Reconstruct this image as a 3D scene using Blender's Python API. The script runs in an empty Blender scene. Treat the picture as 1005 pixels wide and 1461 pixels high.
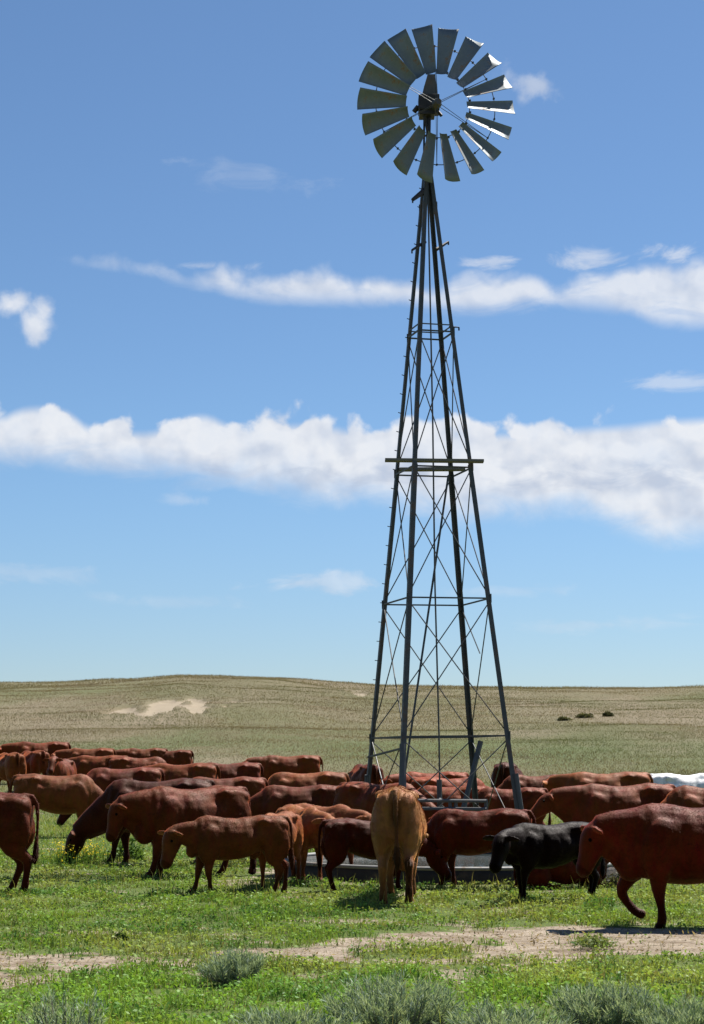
import bpy, math, random
import numpy as np
from mathutils import Matrix, Vector

R = math.radians
scene = bpy.context.scene
col = scene.collection
F = 2600.0                      # focal length in photo pixels (photo 1005 x 1461)
EYE = 1.7
PITCH = math.atan(354.5 / F)

# ------------------------------------------------------------------ camera
cam_d = bpy.data.cameras.new("camera")
cam_d.sensor_fit = 'VERTICAL'
cam_d.sensor_height = 36.0
cam_d.sensor_width = 36.0 * 704 / 1024
cam_d.lens = F / 1461.0 * 36.0
cam_d.clip_start = 0.1
cam_d.clip_end = 6000
cam = bpy.data.objects.new("camera", cam_d)
col.objects.link(cam)
cam.location = (0, 0, EYE)
cam.rotation_euler = (R(90) + PITCH, 0, 0)
scene.camera = cam

# ------------------------------------------------------------------ colour management
scene.view_settings.view_transform = 'Standard'
scene.view_settings.look = 'None'
scene.view_settings.exposure = 1.0
scene.view_settings.gamma = 1.0

# ------------------------------------------------------------------ sun
SUN_EL = R(58)
SUN_AZ = R(42)                  # from +Y (away from the camera) towards +X
sd = bpy.data.lights.new("sun", 'SUN')
sd.energy = 5.0
sd.angle = R(0.5)
sd.color = (1.0, 0.955, 0.88)
sun = bpy.data.objects.new("sun", sd)
col.objects.link(sun)
to_sun = Vector((math.sin(SUN_AZ) * math.cos(SUN_EL), math.cos(SUN_AZ) * math.cos(SUN_EL), math.sin(SUN_EL)))
sun.rotation_euler = to_sun.to_track_quat('Z', 'Y').to_euler()
sun.location = (20, 40, 60)

# ------------------------------------------------------------------ node helpers
class NT:
    def __init__(self, tree):
        self.t = tree
        self.n = tree.nodes
        self.l = tree.links
    def new(self, typ, **kw):
        nd = self.n.new(typ)
        for k, v in kw.items():
            setattr(nd, k, v)
        return nd
    def put(self, sock, val):
        if isinstance(val, bpy.types.NodeSocket):
            self.l.new(val, sock)
        else:
            sock.default_value = val
    def m(self, op, a, b=None, c=None, clamp=False):
        nd = self.new('ShaderNodeMath', operation=op, use_clamp=clamp)
        self.put(nd.inputs[0], a)
        if b is not None: self.put(nd.inputs[1], b)
        if c is not None: self.put(nd.inputs[2], c)
        return nd.outputs[0]
    def smooth(self, x, lo, hi, a=0.0, b=1.0):
        nd = self.new('ShaderNodeMapRange', interpolation_type='SMOOTHSTEP')
        self.put(nd.inputs[0], x); self.put(nd.inputs[1], lo); self.put(nd.inputs[2], hi)
        self.put(nd.inputs[3], a); self.put(nd.inputs[4], b)
        return nd.outputs[0]
    def lin(self, x, lo, hi, a=0.0, b=1.0):
        nd = self.new('ShaderNodeMapRange')
        self.put(nd.inputs[0], x); self.put(nd.inputs[1], lo); self.put(nd.inputs[2], hi)
        self.put(nd.inputs[3], a); self.put(nd.inputs[4], b)
        return nd.outputs[0]
    def xyz(self, x, y, z=0.0):
        nd = self.new('ShaderNodeCombineXYZ')
        self.put(nd.inputs[0], x); self.put(nd.inputs[1], y); self.put(nd.inputs[2], z)
        return nd.outputs[0]
    def noise(self, vec, scale, detail=4, rough=0.55, dist=0.0, typ=None):
        nd = self.new('ShaderNodeTexNoise')
        if vec is not None: self.l.new(vec, nd.inputs['Vector'])
        nd.inputs['Scale'].default_value = scale
        nd.inputs['Detail'].default_value = detail
        nd.inputs['Roughness'].default_value = rough
        nd.inputs['Distortion'].default_value = dist
        return nd.outputs['Fac']
    def curve(self, x, pts):
        """piecewise-linear function of x from control points (smooth-ish)"""
        x0, x1 = pts[0][0], pts[-1][0]
        ys = [p[1] for p in pts]
        y0, y1 = min(ys), max(ys)
        if y1 - y0 < 1e-6: y1 = y0 + 1.0
        t = self.lin(x, x0, x1)
        nd = self.new('ShaderNodeFloatCurve')
        c = nd.mapping.curves[0]
        P = [((p[0] - x0) / (x1 - x0), (p[1] - y0) / (y1 - y0)) for p in pts]
        c.points[0].location = P[0]; c.points[1].location = P[-1]
        for p in P[1:-1]:
            c.points.new(*p)
        nd.mapping.update()
        self.l.new(t, nd.inputs['Value'])
        return self.m('MULTIPLY_ADD', nd.outputs[0], y1 - y0, y0)
    def mix(self, f, a, b, blend='MIX'):
        nd = self.new('ShaderNodeMix', data_type='RGBA', blend_type=blend)
        self.put(nd.inputs[0], f); self.put(nd.inputs[6], a); self.put(nd.inputs[7], b)
        return nd.outputs[2]
    def attr(self, name):
        return self.new('ShaderNodeAttribute', attribute_name=name)

def rgb(r, g, b): return (r, g, b, 1.0)

# ------------------------------------------------------------------ world: blue sky with fair-weather cloud bands
world = bpy.data.worlds.new("World")
scene.world = world
world.use_nodes = True
w = NT(world.node_tree)
for nd in list(w.n): w.n.remove(nd)
sky = w.new('ShaderNodeTexSky', sky_type='NISHITA')
sky.sun_disc = False
sky.sun_elevation = SUN_EL
sky.sun_rotation = SUN_AZ
sky.altitude = 1200
sky.air_density = 1.0
sky.dust_density = 0.6
sky.ozone_density = 1.6
tc = w.new('ShaderNodeTexCoord')
sp = w.new('ShaderNodeSeparateXYZ')
w.l.new(tc.outputs['Generated'], sp.inputs[0])
X, Y, Z = sp.outputs
az = w.m('ARCTAN2', X, Y)
el = w.m('ARCTAN2', Z, w.m('SQRT', w.m('ADD', w.m('MULTIPLY', X, X), w.m('MULTIPLY', Y, Y))))
U = w.m('MULTIPLY', az, 26.0)        # hundredths: 1 unit = 100 photo pixels = 2.2 degrees of sky
V = w.m('MULTIPLY', el, 26.0)
def PU(px): return (px - 502.5) / 100.0
def PV(py): return (PITCH + math.atan((730.5 - py) / F)) * 26.0
pos = w.xyz(U, V, 0.0)
pos_st = w.xyz(w.m('MULTIPLY', U, 0.45), V, 0.0)
n_big = w.noise(pos, 1.1, 3, 0.5)
n_bil = w.noise(pos, 1.9, 5, 0.50, 0.15)
pos_up = w.xyz(w.m('ADD', U, 0.07), w.m('ADD', V, 0.10), 0.0)
n_bil2 = w.noise(pos_up, 1.9, 4, 0.48, 0.15)
n_fine = w.noise(pos, 9.0, 5, 0.6)
n_wisp = w.noise(pos_st, 2.2, 8, 0.62, 0.6)
vor = w.new('ShaderNodeTexVoronoi', feature='SMOOTH_F1')
w.l.new(pos, vor.inputs['Vector']); vor.inputs['Scale'].default_value = 1.7
vor.inputs['Smoothness'].default_value = 0.5
vd = vor.outputs['Distance']

def band(top_pts, bot_pts, amp_t, amp_b, soft_t, soft_b, puff):
    top = w.curve(U, [(PU(x), PV(y)) for x, y in top_pts])
    bot = w.curve(U, [(PU(x), PV(y)) for x, y in bot_pts])
    dt = w.m('ADD', w.m('MULTIPLY', w.m('SUBTRACT', n_bil, 0.5), amp_t), w.m('MULTIPLY', w.m('SUBTRACT', 0.22, w.m('MULTIPLY', w.m('MULTIPLY', vd, vd), 1.5)), puff))
    dt = w.m('MAXIMUM', dt, -0.16)
    a = w.m('SUBTRACT', w.m('ADD', top, dt), V)
    b = w.m('SUBTRACT', V, w.m('ADD', bot, w.m('MULTIPLY', w.m('SUBTRACT', n_wisp, 0.5), amp_b)))
    return w.m('MULTIPLY', w.smooth(a, 0.0, soft_t), w.smooth(b, 0.0, soft_b))

def blob(px, py, rx, ry, noise_amt, nz, soft=0.5):
    dx = w.m('DIVIDE', w.m('SUBTRACT', U, PU(px)), rx / 100.0)
    dy = w.m('DIVIDE', w.m('SUBTRACT', V, PV(py)), ry / 100.0)
    r = w.m('SQRT', w.m('ADD', w.m('MULTIPLY', dx, dx), w.m('MULTIPLY', dy, dy)))
    r = w.m('ADD', r, w.m('MULTIPLY', w.m('SUBTRACT', nz, 0.5), noise_amt))
    return w.smooth(r, 1.0, 1.0 - soft)

main = band([(-900, 590), (0, 580), (55, 566), (110, 584), (200, 598), (285, 572), (340, 588), (440, 584), (520, 594), (600, 594), (700, 598), (800, 594), (900, 590), (1010, 584), (1900, 600)],
            [(-900, 695), (0, 682), (150, 688), (300, 708), (450, 728), (550, 740), (700, 754), (800, 754), (880, 778), (1010, 798), (1900, 810)],
            0.95, 0.6, 0.19, 0.60, 0.46)
upper = band([(-900, 372), (40, 371), (100, 362), (200, 366), (300, 380), (400, 382), (500, 376), (600, 388), (700, 384), (800, 390), (900, 380), (1010, 376), (1900, 370)],
             [(-900, 372), (40, 376), (100, 391), (200, 402), (300, 424), (400, 440), (500, 442), (600, 446), (700, 458), (800, 450), (900, 464), (1010, 486), (1900, 480)],
             0.5, 0.35, 0.30, 0.30, 0.20)
upper = w.m('MULTIPLY', upper, w.smooth(n_wisp, 0.28, 0.52, 0.62, 1.0))
puffs = w.m('MAXIMUM', blob(42, 470, 36, 32, 2.6, n_bil, 0.9), blob(6, 448, 38, 22, 2.6, n_bil, 0.9))
puffs = w.m('MAXIMUM', puffs, w.m('MULTIPLY', blob(768, 120, 50, 28, 3.6, n_bil, 1.0), 0.66))
wisps = w.m('MULTIPLY', blob(350, 250, 110, 26, 4.0, n_wisp, 1.0), 0.14)
for (x, y, rx, ry, k) in [(440, 832, 90, 17, 0.42), (975, 553, 60, 15, 0.45), (715, 377, 42, 12, 0.5), (845, 373, 60, 16, 0.55), (975, 372, 60, 16, 0.6), (285, 382, 70, 10, 0.4),
                          (870, 893, 130, 14, 0.22), (40, 822, 90, 16, 0.2), (265, 716, 40, 10, 0.25), (720, 845, 100, 12, 0.18), (230, 860, 120, 12, 0.14)]:
    wisps = w.m('MAXIMUM', wisps, w.m('MULTIPLY', blob(x, y, rx * 1.1, ry, 4.0, n_wisp, 1.0), k))
body_tex = w.smooth(n_big, 0.25, 0.60, 0.86, 1.0)
fine_tex = w.smooth(n_fine, 0.25, 0.7, 0.95, 1.0)
dens = w.m('MAXIMUM', w.m('MULTIPLY', w.m('MULTIPLY', main, body_tex), 0.97), w.m('MULTIPLY', upper, 0.82))
dens = w.m('MAXIMUM', dens, w.m('MULTIPLY', puffs, 0.85))
dens = w.m('MAXIMUM', dens, wisps)
dens = w.m('MULTIPLY', dens, fine_tex, clamp=True)
pos_u2 = w.xyz(w.m('ADD', U, 0.10), w.m('ADD', V, 0.20), 0.0)
relief = w.m('MULTIPLY', w.m('SUBTRACT', w.noise(pos, 1.9, 3, 0.45, 0.15), w.noise(pos_u2, 1.9, 3, 0.45, 0.15)), 2.0)
streak = w.m('MULTIPLY', w.smooth(n_wisp, 0.60, 0.40), w.m('MULTIPLY', w.smooth(V, PV(720), PV(690)), w.smooth(V, PV(640), PV(670))))
lowness = w.smooth(V, PV(770), PV(610), 0.0, 0.20)
lum = w.m('SUBTRACT', w.m('ADD', w.m('ADD', 0.66, relief), lowness), w.m('MULTIPLY', streak, 0.5), clamp=True)
cloud_c = w.mix(lum, rgb(0.275, 0.305, 0.365), rgb(0.425, 0.435, 0.455))
SKY_K = 0.0515
hz = w.smooth(V, 0.0, 4.5, 0.84, 1.0)
sky_c = w.mix(1.0, sky.outputs[0], rgb(SKY_K * 0.805, SKY_K * 0.985, SKY_K * 1.12), 'MULTIPLY')
skyhz = w.mix(1.0, sky_c, w.xyz(w.m('MULTIPLY_ADD', hz, 0.5, 0.5), w.m('MULTIPLY_ADD', hz, 0.95, 0.05), w.m('MULTIPLY_ADD', hz, 0.75, 0.25)), 'MULTIPLY')
tot = w.mix(dens, skyhz, cloud_c)
bg = w.new('ShaderNodeBackground')
# the background keeps the physical sky strength; clouds are given in the same units
w.l.new(w.mix(1.0, tot, rgb(1 / SKY_K, 1 / SKY_K, 1 / SKY_K), 'MULTIPLY'), bg.inputs['Color'])
bg.inputs['Strength'].default_value = SKY_K
wo = w.new('ShaderNodeOutputWorld')
w.l.new(bg.outputs[0], wo.inputs[0])

# ------------------------------------------------------------------ object helpers
def tag(o, label=None, cat=None, group=None, kind=None):
    if label: o["label"] = label
    if cat: o["category"] = cat
    if group: o["group"] = group
    if kind: o["kind"] = kind
    return o

def link_mesh(name, me, mat=None, parent=None):
    o = bpy.data.objects.new(name, me)
    col.objects.link(o)
    if mat is not None and not me.materials: me.materials.append(mat)
    if parent is not None: o.parent = parent
    return o

def empty(name, loc, rz=0.0):
    o = bpy.data.objects.new(name, None)
    o.empty_display_size = 0.2
    col.objects.link(o)
    o.location = loc
    o.rotation_euler = (0, 0, rz)
    return o

class MB:
    """collects shapes and links them as one mesh object"""
    def __init__(self):
        self.v = []; self.f = []
    def add(self, vs, fs):
        b = len(self.v)
        self.v += [tuple(p) for p in vs]
        self.f += [tuple(i + b for i in q) for q in fs]
    def bar(self, a, b, r, seg=6, r2=None):
        a = Vector(a); b = Vector(b); r2 = r if r2 is None else r2
        d = (b - a).normalized()
        s = d.cross(Vector((0, 0, 1)))
        if s.length < 1e-3: s = Vector((1, 0, 0))
        s.normalize(); t = s.cross(d)
        vs = []
        for c, rr in ((a, r), (b, r2)):
            for k in range(seg):
                an = 2 * math.pi * (k + 0.5) / seg
                vs.append(c + (s * math.cos(an) + t * math.sin(an)) * rr)
        fs = [(k, (k + 1) % seg, seg + (k + 1) % seg, seg + k) for k in range(seg)]
        fs += [tuple(range(seg - 1, -1, -1)), tuple(range(seg, 2 * seg))]
        self.add(vs, fs)
    def path(self, pts, r, seg=6):
        for a, b in zip(pts[:-1], pts[1:]): self.bar(a, b, r, seg)
    def angle_iron(self, a, b, wdt, th, out):
        """L profile from a to b, corner pointing along out"""
        a = Vector(a); b = Vector(b); d = (b - a).normalized()
        o = Vector(out); o = (o - d * o.dot(d)).normalized(); s = d.cross(o).normalized()
        u = (-o + s).normalized(); v_ = (-o - s).normalized()
        prof = [Vector((0, 0, 0)), u * wdt, u * wdt + v_ * th, (u + v_) * th, v_ * wdt + u * th, v_ * wdt]
        vs = [c + p for c in (a, b) for p in prof]
        n = 6
        fs = [(k, (k + 1) % n, n + (k + 1) % n, n + k) for k in range(n)]
        fs += [tuple(range(n - 1, -1, -1)), tuple(range(n, 2 * n))]
        self.add(vs, fs)
    def box(self, c, sx, sy, sz, M=None):
        vs = []
        for x in (-1, 1):
            for y in (-1, 1):
                for z in (-1, 1):
                    p = Vector((x * sx / 2, y * sy / 2, z * sz / 2))
                    if M is not None: p = M @ p
                    vs.append(Vector(c) + p)
        fs = [(0, 1, 3, 2), (4, 6, 7, 5), (0, 4, 5, 1), (2, 3, 7, 6), (0, 2, 6, 4), (1, 5, 7, 3)]
        self.add(vs, fs)
    def ring(self, R_, r, seg=72, sub=6, M=None):
        vs = []
        for i in range(seg):
            a = 2 * math.pi * i / seg
            for j in range(sub):
                b = 2 * math.pi * j / sub
                p = Vector(((R_ + r * math.cos(b)) * math.cos(a), r * math.sin(b), (R_ + r * math.cos(b)) * math.sin(a)))
                if M is not None: p = M @ p
                vs.append(p)
        fs = [(i * sub + j, i * sub + (j + 1) % sub, ((i + 1) % seg) * sub + (j + 1) % sub, ((i + 1) % seg) * sub + j) for i in range(seg) for j in range(sub)]
        self.add(vs, fs)
    def lathe(self, prof, seg=48, c=(0, 0, 0)):
        n = len(prof); vs = []
        for i in range(seg):
            a = 2 * math.pi * i / seg
            for r, z in prof: vs.append((c[0] + r * math.cos(a), c[1] + r * math.sin(a), c[2] + z))
        fs = [(i * n + j, ((i + 1) % seg) * n + j, ((i + 1) % seg) * n + j + 1, i * n + j + 1) for i in range(seg) for j in range(n - 1)]
        self.add(vs, fs)
    def build(self, name, mat, parent=None, smooth=False):
        me = bpy.data.meshes.new(name)
        me.from_pydata(self.v, [], self.f)
        me.validate(); me.update()
        if smooth:
            me.polygons.foreach_set('use_smooth', [True] * len(me.polygons))
        return link_mesh(name, me, mat, parent)

def np_mesh(name, verts, faces_list, mat, attrs=None, smooth=False):
    """faces_list: list of int arrays (n,3) or (n,4)"""
    me = bpy.data.meshes.new(name)
    nv = len(verts)
    me.vertices.add(nv)
    me.vertices.foreach_set('co', np.asarray(verts, np.float32).ravel())
    loops = np.concatenate([f.ravel() for f in faces_list]).astype(np.int32)
    tot = np.concatenate([np.full(len(f), f.shape[1], np.int32) for f in faces_list])
    start = np.concatenate([[0], np.cumsum(tot)[:-1]]).astype(np.int32)
    me.loops.add(len(loops)); me.loops.foreach_set('vertex_index', loops)
    me.polygons.add(len(tot)); me.polygons.foreach_set('loop_start', start)
    try: me.polygons.foreach_set('loop_total', tot)
    except Exception: pass
    if smooth: me.polygons.foreach_set('use_smooth', np.ones(len(tot), bool))
    me.update(calc_edges=True)
    for k, a in (attrs or {}).items():
        a = np.asarray(a, np.float32)
        if a.ndim == 1:
            at = me.attributes.new(k, 'FLOAT', 'POINT'); at.data.foreach_set('value', a)
        else:
            c4 = np.ones((nv, 4), np.float32); c4[:, :3] = a
            at = me.attributes.new(k, 'FLOAT_COLOR', 'POINT'); at.data.foreach_set('color', c4.ravel())
    me.materials.append(mat)
    return me

# ------------------------------------------------------------------ numpy noise
def _hash(ix, iy, seed):
    h = (ix.astype(np.int64) * 374761393 + iy.astype(np.int64) * 668265263 + seed * 1442695041) & 0xFFFFFFFF
    h = ((h ^ (h >> 13)) * 1274126177) & 0xFFFFFFFF
    h = h ^ (h >> 16)
    return (h & 0xFFFF) / 65535.0
def vnoise(x, y, seed=0):
    x = np.asarray(x, float); y = np.asarray(y, float)
    ix = np.floor(x); iy = np.floor(y)
    fx = x - ix; fy = y - iy
    fx = fx * fx * (3 - 2 * fx); fy = fy * fy * (3 - 2 * fy)
    a = _hash(ix, iy, seed); b = _hash(ix + 1, iy, seed); c = _hash(ix, iy + 1, seed); d = _hash(ix + 1, iy + 1, seed)
    return (a * (1 - fx) + b * fx) * (1 - fy) + (c * (1 - fx) + d * fx) * fy
def fbm(x, y, seed=0, oct_=4):
    s = 0; a = 0.5; n = 0
    for k in range(oct_):
        s = s + a * vnoise(x * 2 ** k, y * 2 ** k, seed + k * 17); n += a; a *= 0.5
    return s / n

# ------------------------------------------------------------------ terrain
TD = np.array([-4000, 0, 38, 46, 52, 58, 65, 80, 100, 130, 180, 222, 262, 400, 4000.])
TZ = np.array([0, 0, 0, 0.06, 0.2, 0.46, 0.80, 1.45, 2.5, 4.6, 8.4, 11.1, 11.8, 6.0, -60.])
_td = np.linspace(-200, 500, 1401)
_tz = np.interp(_td, TD, TZ)
_k = np.exp(-0.5 * (np.arange(-12, 13) / 5.0) ** 2); _k /= _k.sum()
_tz = np.convolve(np.pad(_tz, 12, mode='edge'), _k, mode='valid')
CX = np.array([-2000, 0, 100, 200, 260, 330, 400, 480, 550, 700, 1005, 3000.])
CF = np.array([109, 108, 110, 114, 118.5, 118, 116, 110, 106, 104.5, 106, 108.]) / 110.0
def terrain(x, y):
    x = np.asarray(x, float); y = np.asarray(y, float)
    z = np.where(y > 499, np.interp(y, TD, TZ), np.interp(y, _td, _tz))
    px = 502.5 + F * x / np.maximum(y, 20.0) * 0.99
    fac = np.interp(px, CX, CF)
    s = np.clip((y - 80) / 80, 0, 1); s = s * s * (3 - 2 * s)
    z = z * (1 + (fac - 1) * s * 1.0)
    lift = np.clip((y - 48) / 14, 0, 1) * np.clip((330 - px) / 200, 0, 1) * np.clip((120 - y) / 50, 0, 1)
    z = z + 0.30 * lift
    far = np.clip((y - 60) / 60, 0, 1) * np.clip((420 - y) / 100, 0, 1)
    z = z + far * ((fbm(x / 22.0, y / 22.0, 3, 4) - 0.5) * 1.1 + (fbm(x / 6.0, y / 6.0, 9, 2) - 0.5) * 0.26)
    near = np.clip((48 - y) / 10, 0, 1) * np.clip((y - 5) / 3, 0, 1)
    z = z + near * ((fbm(x / 1.3, y / 1.3, 21, 3) - 0.5) * 0.05 + (fbm(x / 0.3, y / 0.3, 22, 2) - 0.5) * 0.018)
    # bank where the bare sand has slipped
    sb = sand_mask(x, y)
    return z - sb * 0.35

def ray(px, py):
    u = (px - 502.5) / F; v = (730.5 - py) / F
    return np.array([u, math.cos(PITCH) - v * math.sin(PITCH), math.sin(PITCH) + v * math.cos(PITCH)])
def at_depth(px, py, d):
    r = ray(px, py); k = d / r[1]
    return (r[0] * k, d, EYE + r[2] * k)
def ground_px(px, py):
    r = ray(px, py); k = -EYE / r[2]
    return (r[0] * k, r[1] * k)

def sand_mask(x, y):
    px = 502.5 + F * x / np.maximum(y, 20.0) * 0.99
    n = fbm(px / 26.0, y / 5.0, 5, 5) - 0.5
    a = (px - 252) / 72.0; b = (y - (147 + (px - 252) * 0.05)) / 13.0
    r = np.sqrt(a * a + b * b) + n * 4.2
    m = np.clip((1.0 - r) / 0.35, 0, 1)
    a2 = (px - 512) / 14.0; b2 = (y - 186) / 9.0
    m2 = np.clip((1.0 - np.sqrt(a2 * a2 + b2 * b2) - n * 1.4) / 0.5, 0, 1) * 0.6
    return np.maximum(m, m2) * (y > 100)

# two-rut dirt track across the meadow, in ground coordinates
_tk = [(-60, 1352, 1398), (60, 1353, 1394), (140, 1362, 1387), (230, 1372, 1380), (330, 1352, 1380), (420, 1346, 1380), (520, 1338, 1378), (640, 1325, 1376), (760, 1318, 1372), (880, 1320, 1368), (1010, 1322, 1362), (1100, 1322, 1360)]
TKX = []; TKN = []; TKF = []
for (px, t_, b_) in _tk:
    f_ = ground_px(px, t_); n_ = ground_px(px, b_)
    TKX.append((f_[0] + n_[0]) / 2); TKN.append(n_[1]); TKF.append(f_[1])
TKX = np.array(TKX); TKN = np.array(TKN); TKF = np.array(TKF)
GREEN_ISLES = [(615, 1359, 85, 8), (850, 1345, 38, 6), (700, 1345, 30, 4), (560, 1362, 60, 6), (330, 1372, 40, 6)]
_isl = []
for (px, py, rx, ry) in GREEN_ISLES:
    c = ground_px(px, py); e = ground_px(px + rx, py); n_ = ground_px(px, py + ry)
    _isl.append((c[0], c[1], abs(e[0] - c[0]), abs(n_[1] - c[1])))
def dirt_mask(x, y):
    n0 = np.interp(x, TKX, TKN); f0 = np.interp(x, TKX, TKF)
    n = fbm(x / 0.9, y / 0.7, 31, 5) - 0.5
    n2 = fbm(x / 0.22, y / 0.22, 37, 3) - 0.5
    e = np.minimum(y - n0, f0 - y) + n * 1.9 + n2 * 0.9
    m = np.clip(e / 0.6 + 0.40, 0, 1)
    for (cx, cy, rx, ry) in _isl:
        r = np.sqrt(((x - cx) / rx) ** 2 + ((y - cy) / ry) ** 2) + n * 1.4
        m = m * np.clip((r - 0.55) / 0.5, 0.12, 1)
    # trampled mud round the water tank
    rt = np.sqrt((x - TANK[0]) ** 2 + (y - TANK[1]) ** 2)
    m2 = np.clip((TANK[2] + 0.9 - rt + n * 1.6) / 0.8, 0, 1) * np.where(y < TANK[1] - 1.0, 0.35, 0.8)
    m3 = np.clip((fbm(x / 0.8, y / 0.8, 77, 4) - 0.64) / 0.08, 0, 1) * 0.45 * ((y > 14) & (y < 60))
    return np.maximum(np.maximum(m, m2), m3)

TANK_D = 28.2
TANK = (at_depth(652, 1240, TANK_D)[0], TANK_D, 2.62)

# ------------------------------------------------------------------ ground sheet
def axis(lo, hi, fine_lo, fine_hi, step, grow):
    pts = list(np.arange(fine_lo, fine_hi + 1e-6, step))
    s = step; p = fine_hi
    while p < hi: s *= grow; p += s; pts.append(min(p, hi))
    s = step; p = fine_lo
    while p > lo: s *= grow; p -= s; pts.insert(0, max(p, lo))
    return np.array(pts)
gx = axis(-2500, 2500, -5.5, 5.5, 0.075, 1.035)
gy1 = axis(-60, 26, 10.5, 26, 0.075, 1.12)
_p = 26.0; _s = 0.075; ext = []
while _p < 3500:
    _s = min(_s * 1.02, 0.55 if _p < 250 else 1.6) if _p < 320 else _s * 1.15
    _p += _s; ext.append(_p)
gy = np.concatenate([gy1, ext])
GX, GY = np.meshgrid(gx, gy)
gxr = GX.ravel(); gyr = GY.ravel()
gz = terrain(gxr, gyr)
gd = dirt_mask(gxr, gyr)
gz = gz - 0.02 * gd * (gyr < 25)
gs = sand_mask(gxr, gyr)
gh = np.clip((gyr - 44) / 30, 0, 1)
nx, ny = len(gx), len(gy)
ii = (np.arange(ny - 1)[:, None] * nx + np.arange(nx - 1)[None, :]).ravel()
quads = np.stack([ii, ii + 1, ii + 1 + nx, ii + nx], 1)

mat_ground = bpy.data.materials.new("meadow_ground")
mat_ground.use_nodes = True
g = NT(mat_ground.node_tree)
bs = g.n['Principled BSDF']
tcg = g.new('ShaderNodeTexCoord').outputs['Object']
spg = g.new('ShaderNodeSeparateXYZ'); g.l.new(tcg, spg.inputs[0])
a_d = g.attr('dirt').outputs['Fac']; a_s = g.attr('sand').outputs['Fac']; a_h = g.attr('hill').outputs['Fac']
sm_ = g.new('ShaderNodeMapping'); g.l.new(tcg, sm_.inputs[0]); sm_.inputs['Scale'].default_value = (0.55, 1.0, 1.0)
soil_n = g.noise(sm_.outputs[0], 4.2, 8, 0.7, 0.5)
soil_f = g.noise(tcg, 26.0, 6, 0.7)
soil = g.mix(g.smooth(soil_n, 0.34, 0.62), rgb(0.15, 0.115, 0.082), rgb(0.325, 0.272, 0.212))
soil = g.mix(g.smooth(soil_f, 0.35, 0.72), soil, g.mix(0.5, soil, rgb(0.128, 0.092, 0.056)))
turf_n = g.noise(tcg, 0.9, 5, 0.6)
turf_f = g.noise(tcg, 30.0, 4, 0.7)
turf = g.mix(turf_n, rgb(0.064, 0.104, 0.024), rgb(0.124, 0.14, 0.044))
turf = g.mix(g.smooth(turf_f, 0.4, 0.75), turf, rgb(0.04, 0.06, 0.0176))
# far hillside: dry grass, green swales, rusty patches
hm = g.new('ShaderNodeMapping'); g.l.new(tcg, hm.inputs[0]); hm.inputs['Scale'].default_value = (1.0, 0.42, 1.0)
h1 = g.noise(hm.outputs[0], 0.055, 6, 0.6, 0.4)
h2 = g.noise(hm.outputs[0], 0.16, 6, 0.65)
h3 = g.noise(tcg, 1.1, 8, 0.72)
h4 = g.noise(hm.outputs[0], 0.032, 4, 0.5)
hill_c = g.mix(g.smooth(h1, 0.36, 0.66), rgb(0.108, 0.104, 0.0528), rgb(0.164, 0.136, 0.092))
hill_c = g.mix(g.smooth(h2, 0.50, 0.70, 0.0, 0.75), hill_c, rgb(0.14, 0.108, 0.068))
hill_c = g.mix(g.smooth(h4, 0.50, 0.66, 0.0, 0.7), hill_c, rgb(0.096, 0.112, 0.048))
hill_c = g.mix(g.smooth(h3, 0.45, 0.75, 0.0, 0.40), hill_c, rgb(0.056, 0.06, 0.0288))
hill_c = g.mix(g.smooth(h3, 0.50, 0.30, 0.0, 0.15), hill_c, rgb(0.24, 0.208, 0.12))
swale = g.smooth(spg.outputs['Y'], 66.0, 92.0); swale2 = g.smooth(spg.outputs['Y'], 125.0, 85.0)
sw = g.m('MULTIPLY', g.m('MULTIPLY', swale, swale2), g.smooth(h1, 0.58, 0.40, 0.05, 0.6))
hill_c = g.mix(sw, hill_c, rgb(0.068, 0.108, 0.0384))
hill_c = g.mix(g.smooth(spg.outputs['Y'], 168.0, 215.0, 0.0, 0.55), hill_c, rgb(0.185, 0.155, 0.105))
base = g.mix(a_h, turf, hill_c)
dn = g.m('ADD', a_d, g.m('MULTIPLY', g.m('SUBTRACT', soil_f, 0.5), 0.7))
base = g.mix(g.smooth(dn, 0.22, 0.55), base, soil)
sn = g.m('ADD', a_s, g.m('MULTIPLY', g.m('SUBTRACT', h3, 0.5), 1.3))
base = g.mix(g.smooth(sn, 0.35, 0.7, 0.0, 0.9), base, rgb(0.255, 0.212, 0.155))
g.l.new(base, bs.inputs['Base Color'])
bs.inputs['Roughness'].default_value = 0.95
bs.inputs['Specular IOR Level'].default_value = 0.1
bmp = g.new('ShaderNodeBump'); bmp.inputs['Strength'].default_value = 0.6; bmp.inputs['Distance'].default_value = 0.03
g.l.new(g.m('ADD', soil_f, g.m('MULTIPLY', soil_n, 2.0)), bmp.inputs['Height'])
g.l.new(bmp.outputs[0], bs.inputs['Normal'])

me = np_mesh("ground", np.stack([gxr, gyr, gz], 1), [quads], mat_ground, {'dirt': gd, 'sand': gs, 'hill': gh}, smooth=True)
tag(link_mesh("ground", me), "rolling pasture of green meadow, dirt track and dry grassy hill", "ground", kind='structure')

def gz_at(x, y): return float(terrain(np.array([x]), np.array([y]))[0])

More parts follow.
